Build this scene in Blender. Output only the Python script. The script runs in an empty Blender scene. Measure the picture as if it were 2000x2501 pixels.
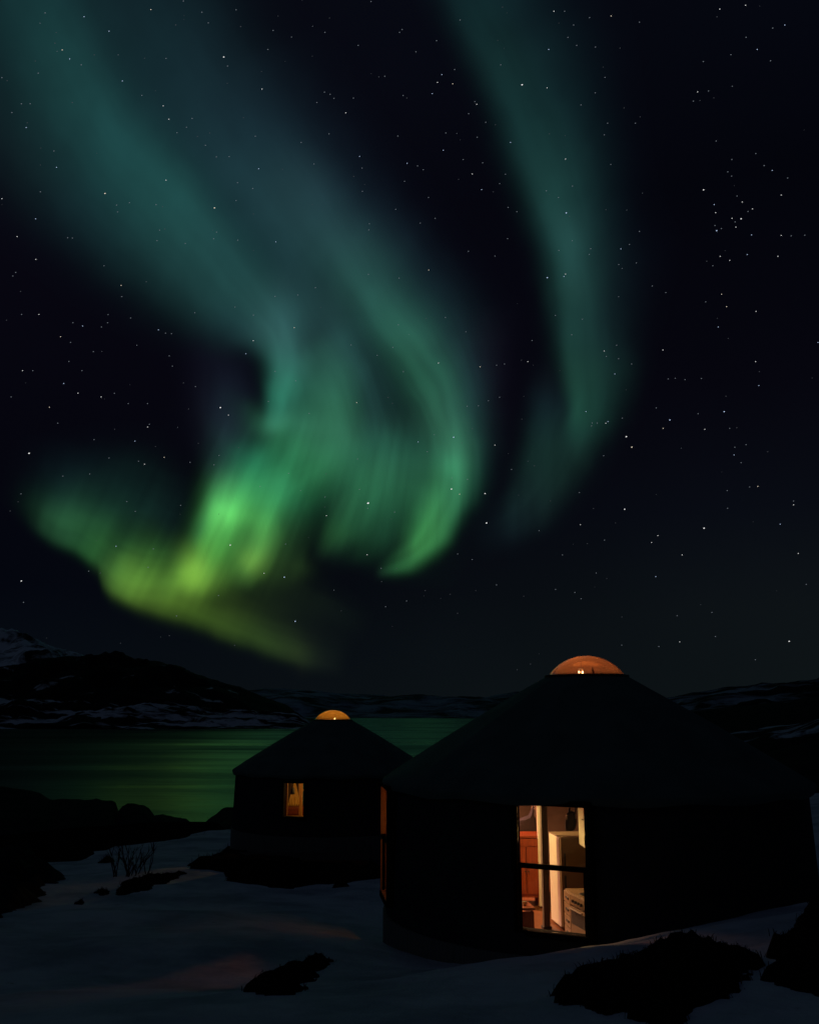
import bpy, bmesh, math, random
import numpy as np
from mathutils import Vector, Matrix

random.seed(11)
rng = np.random.default_rng(11)
scene = bpy.context.scene
COL = scene.collection
R = math.radians

# ------------------------------------------------------------------ camera
# water level is z = 0; the photographer stands on a snowy knoll, eye 12 m above the fjord
EYE = 12.0
PITCH = math.atan(0.2115)
CP, SP = math.cos(PITCH), math.sin(PITCH)
cam_data = bpy.data.cameras.new('camera')
cam_data.sensor_fit = 'HORIZONTAL'
cam_data.sensor_width = 36.0
cam_data.lens = 36.0 * 1.15
cam_data.clip_start = 0.1
cam_data.clip_end = 40000
cam = bpy.data.objects.new('camera', cam_data)
COL.objects.link(cam)
cam.location = (0, 0, EYE)
cam.rotation_euler = (math.pi / 2 + PITCH, 0, 0)
scene.camera = cam

# ------------------------------------------------------------------ night sky, exposure
world = bpy.data.worlds.new('World')
scene.world = world
world.use_nodes = True
wn, wl = world.node_tree.nodes, world.node_tree.links
wn.clear()

def srgb1(r, g, b):
    f = lambda c: c / 12.92 if c <= 0.04045 else ((c + 0.055) / 1.055) ** 2.4
    return (f(r / 255), f(g / 255), f(b / 255), 1.0)

w_out = wn.new('ShaderNodeOutputWorld')
w_bg = wn.new('ShaderNodeBackground')
w_geo = wn.new('ShaderNodeNewGeometry')
w_sep = wn.new('ShaderNodeSeparateXYZ')
w_up = wn.new('ShaderNodeMath'); w_up.operation = 'MULTIPLY'; w_up.inputs[1].default_value = -1.0
w_az = wn.new('ShaderNodeMapRange')       # west (left) to east (right) across the view
w_az.inputs[1].default_value = -0.45; w_az.inputs[2].default_value = 0.45
w_w = wn.new('ShaderNodeValToRGB'); w_e = wn.new('ShaderNodeValToRGB')
def ramp(node, stops):
    el = node.color_ramp.elements
    while len(el) > 1: el.remove(el[-1])
    el[0].position, el[0].color = stops[0][0], srgb1(*stops[0][1])
    for p, c in stops[1:]:
        e = el.new(p); e.color = srgb1(*c)
ramp(w_w, [(0.0, (7, 11, 16)), (0.06, (5, 9, 16)), (0.12, (3, 5, 13)), (0.25, (5, 5, 13)), (0.45, (8, 7, 17)), (0.7, (8, 10, 18)), (1.0, (14, 22, 34))])
ramp(w_e, [(0.0, (14, 20, 22)), (0.10, (13, 18, 21)), (0.2, (8, 11, 18)), (0.32, (6, 6, 14)), (0.5, (3, 4, 10)), (0.7, (6, 9, 18)), (1.0, (14, 22, 34))])
w_mix = wn.new('ShaderNodeMix'); w_mix.data_type = 'RGBA'
w_no = wn.new('ShaderNodeTexNoise'); w_no.inputs['Scale'].default_value = 3.0; w_no.inputs['Detail'].default_value = 3
w_nr = wn.new('ShaderNodeMapRange'); w_nr.inputs[3].default_value = 0.75; w_nr.inputs[4].default_value = 1.25
wl.new(w_geo.outputs['Incoming'], w_sep.inputs[0])
wl.new(w_sep.outputs['Z'], w_up.inputs[0])
w_ax = wn.new('ShaderNodeMath'); w_ax.operation = 'MULTIPLY'; w_ax.inputs[1].default_value = -1.0
wl.new(w_sep.outputs['X'], w_ax.inputs[0])
wl.new(w_ax.outputs[0], w_az.inputs[0])
wl.new(w_up.outputs[0], w_w.inputs[0]); wl.new(w_up.outputs[0], w_e.inputs[0])
wl.new(w_az.outputs[0], w_mix.inputs['Factor'])
wl.new(w_w.outputs[0], w_mix.inputs[6]); wl.new(w_e.outputs[0], w_mix.inputs[7])
wl.new(w_geo.outputs['Incoming'], w_no.inputs['Vector']); wl.new(w_no.outputs[0], w_nr.inputs[0])
wl.new(w_mix.outputs[2], w_bg.inputs['Color']); wl.new(w_nr.outputs[0], w_bg.inputs['Strength'])
wl.new(w_bg.outputs[0], w_out.inputs[0])

# the one far lamp: an added moon behind the photographer, lifting the snow a little
snow_fill = bpy.data.lights.new('snow_fill', 'SUN')
snow_fill.energy = 0.019
snow_fill.angle = R(12)
snow_fill.color = (0.55, 0.74, 1.0)
snow_fill_ob = bpy.data.objects.new('snow_fill', snow_fill)
COL.objects.link(snow_fill_ob)
snow_fill_ob.rotation_euler = (R(56), 0, R(-48))

scene.view_settings.view_transform = 'Standard'
scene.view_settings.look = 'None'
scene.view_settings.exposure = 0.0
scene.view_settings.gamma = 1.0
scene.view_settings.use_curve_mapping = False
scene.render.engine = 'CYCLES'
scene.cycles.use_denoising = True
scene.cycles.max_bounces = 8
scene.cycles.diffuse_bounces = 4
scene.cycles.glossy_bounces = 4
scene.cycles.transparent_max_bounces = 16
scene.cycles.sample_clamp_indirect = 2.0
scene.cycles.caustics_reflective = False
scene.cycles.caustics_refractive = False

# ------------------------------------------------------------------ bearings
def ray(px, py):
    """direction of a bearing measured on the 2000 x 2501 survey photograph"""
    a, b = (px - 1000.0) / 2300.0, -(py - 1250.5) / 2300.0
    return a, CP - b * SP, SP + b * CP

def at(px, py, D):
    a, y, z = ray(px, py)
    return Vector((a / y * D, D, EYE + z / y * D))

# ------------------------------------------------------------------ mesh helpers
def tag(o, label=None, cat=None, group=None, kind=None):
    if label: o['label'] = label
    if cat: o['category'] = cat
    if group: o['group'] = group
    if kind: o['kind'] = kind
    return o

def empty(name, loc, rz=0.0):
    o = bpy.data.objects.new(name, None)
    o.empty_display_size = 0.2
    COL.objects.link(o)
    o.location = loc
    o.rotation_euler = (0, 0, rz)
    return o

def link_mesh(name, me, material, parent=None):
    o = bpy.data.objects.new(name, me)
    COL.objects.link(o)
    if material: me.materials.append(material)
    if parent: o.parent = parent
    return o

class MB:
    def __init__(s):
        s.v, s.f, s.sm = [], [], []
    def add(s, verts, faces, smooth=False):
        n = len(s.v)
        s.v += [tuple(v) for v in verts]
        s.f += [tuple(i + n for i in f) for f in faces]
        s.sm += [smooth] * len(faces)
        return s
    def box(s, c, d, rot=None, bevel=0.0):
        """box of size d about c; bevel chamfers all edges"""
        bm = bmesh.new()
        bmesh.ops.create_cube(bm, size=1.0)
        for v in bm.verts: v.co = Vector((v.co.x * d[0], v.co.y * d[1], v.co.z * d[2]))
        if bevel > 0:
            bmesh.ops.bevel(bm, geom=list(bm.edges), offset=bevel, segments=2, affect='EDGES', profile=0.6)
        M = rot.to_4x4() if rot is not None else Matrix.Identity(4)
        vs = [Vector(c) + (M @ v.co) for v in bm.verts]
        bm.verts.index_update()
        fs = [[v.index for v in f.verts] for f in bm.faces]
        bm.free()
        return s.add(vs, fs)
    def tube(s, pts, rads, n=8, caps=True):
        pts = [Vector(p) for p in pts]
        if not hasattr(rads, '__len__'): rads = [rads] * len(pts)
        vs, fs = [], []
        ref = None
        for i, p in enumerate(pts):
            t = (pts[min(i + 1, len(pts) - 1)] - pts[max(i - 1, 0)]).normalized()
            if ref is None:
                ref = Vector((0, 0, 1)) if abs(t.z) < 0.9 else Vector((1, 0, 0))
            u = (ref - t * ref.dot(t)).normalized(); w = t.cross(u); ref = u
            for k in range(n):
                a = 2 * math.pi * k / n
                vs.append(p + (u * math.cos(a) + w * math.sin(a)) * rads[i])
        for i in range(len(pts) - 1):
            for k in range(n):
                a, b = i * n + k, i * n + (k + 1) % n
                fs.append((a, b, b + n, a + n))
        if caps:
            fs.append(tuple(range(n))[::-1]); fs.append(tuple(range((len(pts) - 1) * n, len(pts) * n)))
        return s.add(vs, fs, True)
    def lathe(s, prof, n=48, c=(0, 0, 0), closed=False):
        vs, fs = [], []
        m = len(prof)
        for k in range(n):
            a = 2 * math.pi * k / n
            for r, z in prof:
                vs.append((c[0] + r * math.cos(a), c[1] + r * math.sin(a), c[2] + z))
        for k in range(n):
            for i in range(m - (0 if closed else 1)):
                j = (i + 1) % m
                a, b = k * m, ((k + 1) % n) * m
                fs.append((a + i, b + i, b + j, a + j))
        return s.add(vs, fs, True)
    def build(s, name, material, parent=None, fix=True):
        me = bpy.data.meshes.new(name)
        me.from_pydata(s.v, [], s.f)
        if fix:
            bm = bmesh.new(); bm.from_mesh(me)
            bmesh.ops.remove_doubles(bm, verts=bm.verts, dist=1e-5)
            bmesh.ops.recalc_face_normals(bm, faces=bm.faces)
            bm.to_mesh(me); bm.free()
        else:
            me.validate()
        if any(s.sm):
            me.polygons.foreach_set('use_smooth', [True] * len(me.polygons))
            try:
                me.set_sharp_from_angle(angle=R(40))
            except Exception:
                pass
        return link_mesh(name, me, material, parent)

def grid_mesh(name, V, rows, cols, material, parent=None, smooth=True):
    """V: (rows*cols, 3) numpy grid"""
    me = bpy.data.meshes.new(name)
    i = np.arange(rows - 1)[:, None] * cols + np.arange(cols - 1)[None, :]
    q = np.stack([i, i + 1, i + cols + 1, i + cols], -1).reshape(-1, 4)
    me.vertices.add(len(V)); me.vertices.foreach_set('co', np.asarray(V, dtype=np.float32).ravel())
    me.loops.add(q.size); me.loops.foreach_set('vertex_index', q.ravel().astype(np.int32))
    me.polygons.add(len(q))
    me.polygons.foreach_set('loop_start', (np.arange(len(q)) * 4).astype(np.int32))
    me.polygons.foreach_set('loop_total', np.full(len(q), 4, dtype=np.int32))
    me.update(calc_edges=True); me.validate()
    me.polygons.foreach_set('use_smooth', np.full(len(me.polygons), smooth))
    return link_mesh(name, me, material, parent)

# ------------------------------------------------------------------ materials
def new_mat(name):
    m = bpy.data.materials.new(name); m.use_nodes = True
    nt = m.node_tree
    return m, nt, nt.nodes, nt.links, nt.nodes['Principled BSDF']

def mat(name, c1, c2=None, rough=0.6, scale=8.0, stretch=(1, 1, 1), bump=0.0, bscale=None, metallic=0.0, detail=5, spec=0.5, contrast=(0.3, 0.7), coord='Object'):
    m, nt, N, L, P = new_mat(name)
    P.inputs['Roughness'].default_value = rough
    P.inputs['Metallic'].default_value = metallic
    P.inputs['Specular IOR Level'].default_value = spec
    tc = N.new('ShaderNodeTexCoord'); mp = N.new('ShaderNodeMapping')
    mp.inputs['Scale'].default_value = stretch
    L.new(tc.outputs[coord], mp.inputs[0])
    no = N.new('ShaderNodeTexNoise'); no.inputs['Scale'].default_value = scale; no.inputs['Detail'].default_value = detail
    L.new(mp.outputs[0], no.inputs['Vector'])
    rp = N.new('ShaderNodeValToRGB')
    c2 = c2 or tuple(x * 0.75 for x in c1)
    rp.color_ramp.elements[0].position, rp.color_ramp.elements[0].color = contrast[0], (*c2, 1)
    rp.color_ramp.elements[1].position, rp.color_ramp.elements[1].color = contrast[1], (*c1, 1)
    L.new(no.outputs[0], rp.inputs[0]); L.new(rp.outputs[0], P.inputs['Base Color'])
    if bump:
        n2 = N.new('ShaderNodeTexNoise'); n2.inputs['Scale'].default_value = bscale or scale * 4; n2.inputs['Detail'].default_value = 6
        L.new(mp.outputs[0], n2.inputs['Vector'])
        b = N.new('ShaderNodeBump'); b.inputs['Strength'].default_value = bump; b.inputs['Distance'].default_value = 0.03
        L.new(n2.outputs[0], b.inputs['Height']); L.new(b.outputs[0], P.inputs['Normal'])
    return m

def wood(name, c1, c2, scale=3.0, axis=2, rough=0.45, planks=0.0):
    m, nt, N, L, P = new_mat(name)
    P.inputs['Roughness'].default_value = rough
    tc = N.new('ShaderNodeTexCoord'); mp = N.new('ShaderNodeMapping')
    sc = [14, 14, 14]; sc[axis] = 0.9
    mp.inputs['Scale'].default_value = sc
    L.new(tc.outputs['Object'], mp.inputs[0])
    no = N.new('ShaderNodeTexNoise'); no.inputs['Scale'].default_value = scale; no.inputs['Detail'].default_value = 7; no.inputs['Distortion'].default_value = 0.6
    L.new(mp.outputs[0], no.inputs['Vector'])
    rp = N.new('ShaderNodeValToRGB')
    rp.color_ramp.elements[0].position, rp.color_ramp.elements[0].color = 0.3, (*c2, 1)
    rp.color_ramp.elements[1].position, rp.color_ramp.elements[1].color = 0.72, (*c1, 1)
    L.new(no.outputs[0], rp.inputs[0])
    L.new(rp.outputs[0], P.inputs['Base Color'])
    b = N.new('ShaderNodeBump'); b.inputs['Strength'].default_value = 0.25; b.inputs['Distance'].default_value = 0.01
    L.new(no.outputs[0], b.inputs['Height']); L.new(b.outputs[0], P.inputs['Normal'])
    return m

def snow_rock(name, snow_lo, snow_hi, scale, snow=(0.62, 0.7, 0.8), rock=(0.018, 0.018, 0.02), stretch=(1, 1, 1), slope=0.0):
    """bare rock with drifts of snow lying in the hollows"""
    m, nt, N, L, P = new_mat(name)
    P.inputs['Roughness'].default_value = 0.9
    P.inputs['Specular IOR Level'].default_value = 0.1
    tc = N.new('ShaderNodeTexCoord'); mp = N.new('ShaderNodeMapping'); mp.inputs['Scale'].default_value = stretch
    L.new(tc.outputs['Object'], mp.inputs[0])
    no = N.new('ShaderNodeTexNoise'); no.inputs['Scale'].default_value = scale; no.inputs['Detail'].default_value = 9; no.inputs['Roughness'].default_value = 0.62; no.inputs['Distortion'].default_value = 0.7
    L.new(mp.outputs[0], no.inputs['Vector'])
    val = no.outputs[0]
    if slope:
        g = N.new('ShaderNodeNewGeometry'); sx = N.new('ShaderNodeSeparateXYZ'); L.new(g.outputs['Normal'], sx.inputs[0])
        ma = N.new('ShaderNodeMath'); ma.operation = 'MULTIPLY_ADD'; ma.inputs[1].default_value = slope
        L.new(sx.outputs['Z'], ma.inputs[0]); L.new(val, ma.inputs[2]); val = ma.outputs[0]
    rp = N.new('ShaderNodeValToRGB')
    rp.color_ramp.elements[0].position, rp.color_ramp.elements[0].color = snow_lo, (*rock, 1)
    rp.color_ramp.elements[1].position, rp.color_ramp.elements[1].color = snow_hi, (*snow, 1)
    L.new(val, rp.inputs[0]); L.new(rp.outputs[0], P.inputs['Base Color'])
    return m

M = {}
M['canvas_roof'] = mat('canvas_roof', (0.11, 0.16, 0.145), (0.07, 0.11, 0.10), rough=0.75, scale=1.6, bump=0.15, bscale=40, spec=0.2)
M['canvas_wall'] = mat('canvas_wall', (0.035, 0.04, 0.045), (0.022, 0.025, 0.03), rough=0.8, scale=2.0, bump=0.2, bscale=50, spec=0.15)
M['liner'] = mat('liner', (0.14, 0.105, 0.065), (0.10, 0.075, 0.045), rough=0.9, scale=5, spec=0.1)
M['liner_dark'] = mat('liner_dark', (0.10, 0.06, 0.03), (0.06, 0.035, 0.018), rough=0.9, scale=5, spec=0.1)
M['skirt_wood'] = wood('skirt_wood', (0.17, 0.18, 0.16), (0.10, 0.105, 0.095), axis=2, rough=0.85)
M['dark_frame'] = mat('dark_frame', (0.008, 0.006, 0.005), rough=0.9, scale=20, spec=0.08)
M['black'] = mat('black', (0.012, 0.011, 0.011), rough=0.55, scale=12)
M['pine'] = wood('pine', (0.50, 0.27, 0.10), (0.33, 0.15, 0.05))
M['pine_dark'] = wood('pine_dark', (0.20, 0.07, 0.018), (0.11, 0.035, 0.010), axis=0)
M['red_wood'] = wood('red_wood', (0.30, 0.055, 0.008), (0.18, 0.028, 0.005))
M['grey_wood'] = wood('grey_wood', (0.10, 0.08, 0.065), (0.05, 0.04, 0.034), axis=0, rough=0.8)
M['white_paint'] = mat('white_paint', (0.82, 0.78, 0.66), (0.78, 0.73, 0.60), rough=0.4, scale=6)
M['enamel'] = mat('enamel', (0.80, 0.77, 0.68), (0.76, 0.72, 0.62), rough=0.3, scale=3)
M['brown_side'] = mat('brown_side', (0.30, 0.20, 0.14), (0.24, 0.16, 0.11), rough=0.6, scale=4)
M['steel'] = mat('steel', (0.35, 0.33, 0.3), rough=0.35, metallic=1.0, scale=10)
M['ceramic'] = mat('ceramic', (0.8, 0.78, 0.72), rough=0.25, scale=10)
M['blanket'] = mat('blanket', (0.18, 0.030, 0.012), (0.10, 0.018, 0.010), rough=0.95, scale=14, bump=0.3)
M['pillow'] = mat('pillow', (0.5, 0.30, 0.18), (0.4, 0.24, 0.14), rough=0.95, scale=9, bump=0.2)
M['rock'] = mat('rock', (0.026, 0.025, 0.026), (0.012, 0.012, 0.013), rough=0.95, scale=1.2, bump=0.6, bscale=6, spec=0.1)
M['heather'] = mat('heather', (0.022, 0.018, 0.014), (0.009, 0.008, 0.007), rough=1.0, scale=9, bump=0.8, bscale=30, spec=0.0)
M['twig'] = mat('twig', (0.030, 0.022, 0.017), (0.015, 0.012, 0.010), rough=0.9, scale=20, spec=0.05)

def snow_mat():
    m, nt, N, L, P = new_mat('snow')
    P.inputs['Roughness'].default_value = 0.75
    P.inputs['Specular IOR Level'].default_value = 0.15
    tc = N.new('ShaderNodeTexCoord')
    no = N.new('ShaderNodeTexNoise'); no.inputs['Scale'].default_value = 0.7; no.inputs['Detail'].default_value = 9; no.inputs['Roughness'].default_value = 0.6
    L.new(tc.outputs['Object'], no.inputs['Vector'])
    rp = N.new('ShaderNodeValToRGB')
    rp.color_ramp.elements[0].position, rp.color_ramp.elements[0].color = 0.34, (0.40, 0.45, 0.52, 1)
    rp.color_ramp.elements[1].position, rp.color_ramp.elements[1].color = 0.58, (0.78, 0.82, 0.88, 1)
    L.new(no.outputs[0], rp.inputs[0])
    # wind-blown specks of peat and old heather
    n3 = N.new('ShaderNodeTexNoise'); n3.inputs['Scale'].default_value = 3.2; n3.inputs['Detail'].default_value = 8; n3.inputs['Roughness'].default_value = 0.7
    L.new(tc.outputs['Object'], n3.inputs['Vector'])
    r3 = N.new('ShaderNodeValToRGB')
    r3.color_ramp.elements[0].position, r3.color_ramp.elements[0].color = 0.66, (0, 0, 0, 1)
    r3.color_ramp.elements[1].position, r3.color_ramp.elements[1].color = 0.76, (1, 1, 1, 1)
    L.new(n3.outputs[0], r3.inputs[0])
    mx = N.new('ShaderNodeMix'); mx.data_type = 'RGBA'
    L.new(r3.outputs[0], mx.inputs['Factor']); L.new(rp.outputs[0], mx.inputs[6]); mx.inputs[7].default_value = (0.10, 0.09, 0.09, 1)
    L.new(mx.outputs[2], P.inputs['Base Color'])
    n2 = N.new('ShaderNodeTexNoise'); n2.inputs['Scale'].default_value = 2.2; n2.inputs['Detail'].default_value = 8; n2.inputs['Roughness'].default_value = 0.6
    L.new(tc.outputs['Object'], n2.inputs['Vector'])
    b = N.new('ShaderNodeBump'); b.inputs['Strength'].default_value = 0.6; b.inputs['Distance'].default_value = 0.12
    L.new(n2.outputs[0], b.inputs['Height']); L.new(b.outputs[0], P.inputs['Normal'])
    return m
M['snow'] = snow_mat()

def water_mat():
    m, nt, N, L, P = new_mat('water')
    P.inputs['Base Color'].default_value = (0.004, 0.012, 0.010, 1)
    P.inputs['IOR'].default_value = 1.33
    P.inputs['Specular Tint'].default_value = (0.68, 0.86, 1.0, 1)
    tc = N.new('ShaderNodeTexCoord'); mp = N.new('ShaderNodeMapping'); mp.inputs['Scale'].default_value = (0.006, 0.022, 1)
    mp.inputs['Rotation'].default_value = (0, 0, R(2))
    L.new(tc.outputs['Object'], mp.inputs[0])
    no = N.new('ShaderNodeTexNoise'); no.inputs['Scale'].default_value = 1.0; no.inputs['Detail'].default_value = 6; no.inputs['Distortion'].default_value = 0.5
    L.new(mp.outputs[0], no.inputs['Vector'])
    mr = N.new('ShaderNodeMapRange'); mr.inputs[1].default_value = 0.32; mr.inputs[2].default_value = 0.68; mr.inputs[3].default_value = 0.20; mr.inputs[4].default_value = 0.52
    L.new(no.outputs[0], mr.inputs[0])
    # the western reach is ruffled by the wind
    sx = N.new('ShaderNodeSeparateXYZ'); L.new(tc.outputs['Object'], sx.inputs[0])
    wr = N.new('ShaderNodeMapRange'); wr.inputs[1].default_value = -30; wr.inputs[2].default_value = -170; wr.inputs[3].default_value = 0.0; wr.inputs[4].default_value = 0.34; wr.interpolation_type = 'SMOOTHSTEP'
    L.new(sx.outputs['X'], wr.inputs[0])
    ad = N.new('ShaderNodeMath'); L.new(mr.outputs[0], ad.inputs[0]); L.new(wr.outputs[0], ad.inputs[1]); L.new(ad.outputs[0], P.inputs['Roughness'])
    m2 = N.new('ShaderNodeMapping'); m2.inputs['Scale'].default_value = (0.07, 0.16, 1)
    L.new(tc.outputs['Object'], m2.inputs[0])
    n2 = N.new('ShaderNodeTexNoise'); n2.inputs['Scale'].default_value = 1.0; n2.inputs['Detail'].default_value = 4
    L.new(m2.outputs[0], n2.inputs['Vector'])
    b = N.new('ShaderNodeBump'); b.inputs['Strength'].default_value = 0.4; b.inputs['Distance'].default_value = 1.0
    L.new(n2.outputs[0], b.inputs['Height']); L.new(b.outputs[0], P.inputs['Normal'])
    return m
M['water'] = water_mat()

def pane_mat(name, tint=(0.94, 0.92, 0.86), refl=0.06):
    m, nt, N, L, P = new_mat(name)
    N.remove(P)
    out = [n for n in N if n.type == 'OUTPUT_MATERIAL'][0]
    t = N.new('ShaderNodeBsdfTransparent'); t.inputs[0].default_value = (*tint, 1)
    g = N.new('ShaderNodeBsdfGlossy'); g.inputs['Roughness'].default_value = 0.03
    mx = N.new('ShaderNodeMixShader'); lw = N.new('ShaderNodeLayerWeight'); lw.inputs[0].default_value = 0.25
    mr = N.new('ShaderNodeMapRange'); mr.inputs[3].default_value = refl * 0.5; mr.inputs[4].default_value = 0.75
    L.new(lw.outputs['Fresnel'], mr.inputs[0]); L.new(mr.outputs[0], mx.inputs[0])
    L.new(t.outputs[0], mx.inputs[1]); L.new(g.outputs[0], mx.inputs[2]); L.new(mx.outputs[0], out.inputs[0])
    return m
M['pane'] = pane_mat('pane')
M['pane_amber'] = pane_mat('pane_amber', (0.86, 0.62, 0.48))

def dome_mat(name, tint, milk):
    """acrylic skylight, warm room light put into its tint: part clear, part milky, glossy outside"""
    m, nt, N, L, P = new_mat(name)
    N.remove(P)
    out = [n for n in N if n.type == 'OUTPUT_MATERIAL'][0]
    tc = N.new('ShaderNodeTexCoord')
    no = N.new('ShaderNodeTexNoise'); no.inputs['Scale'].default_value = 2.2; no.inputs['Detail'].default_value = 3; no.inputs['Distortion'].default_value = 0.8
    L.new(tc.outputs['Object'], no.inputs['Vector'])
    mr = N.new('ShaderNodeMapRange'); mr.inputs[1].default_value = 0.3; mr.inputs[2].default_value = 0.7; mr.inputs[3].default_value = milk * 0.8; mr.inputs[4].default_value = min(1, milk * 1.15)
    L.new(no.outputs[0], mr.inputs[0])
    t = N.new('ShaderNodeBsdfTransparent'); t.inputs[0].default_value = (*[0.35 + 0.6 * c for c in tint], 1)
    k = N.new('ShaderNodeBsdfTranslucent'); k.inputs[0].default_value = (*tint, 1)
    d = N.new('ShaderNodeBsdfDiffuse'); d.inputs[0].default_value = (*tint, 1)
    m1 = N.new('ShaderNodeMixShader'); m1.inputs[0].default_value = 0.3
    L.new(k.outputs[0], m1.inputs[1]); L.new(d.outputs[0], m1.inputs[2])
    m2 = N.new('ShaderNodeMixShader'); L.new(mr.outputs[0], m2.inputs[0])
    L.new(t.outputs[0], m2.inputs[1]); L.new(m1.outputs[0], m2.inputs[2])
    g = N.new('ShaderNodeBsdfGlossy'); g.inputs['Roughness'].default_value = 0.08
    lw = N.new('ShaderNodeLayerWeight'); lw.inputs[0].default_value = 0.2
    m3 = N.new('ShaderNodeMixShader'); L.new(lw.outputs['Fresnel'], m3.inputs[0])
    L.new(m2.outputs[0], m3.inputs[1]); L.new(g.outputs[0], m3.inputs[2]); L.new(m3.outputs[0], out.inputs[0])
    return m

def glow_mat(name, color, strength):
    m, nt, N, L, P = new_mat(name)
    P.inputs['Base Color'].default_value = (*color, 1)
    P.inputs['Emission Color'].default_value = (*color, 1)
    P.inputs['Emission Strength'].default_value = strength
    try: m.cycles.emission_sampling = 'NONE'
    except Exception: pass
    return m
# ---------------------------------------------------------------- aurora
# Every stroke is one streak of glowing air: nodes (x, y, soft_plus, soft_minus, r, g, b) on a flat
# chart of the northern sky (1724 chart units = 47 degrees). '+' is the left / lower flank of a streak
# that runs downwards / to the right.
def srgb(c):
    c = np.asarray(c, dtype=float) / 255.0
    return np.where(c <= 0.04045, c / 12.92, ((c + 0.055) / 1.055) ** 2.4)

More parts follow.
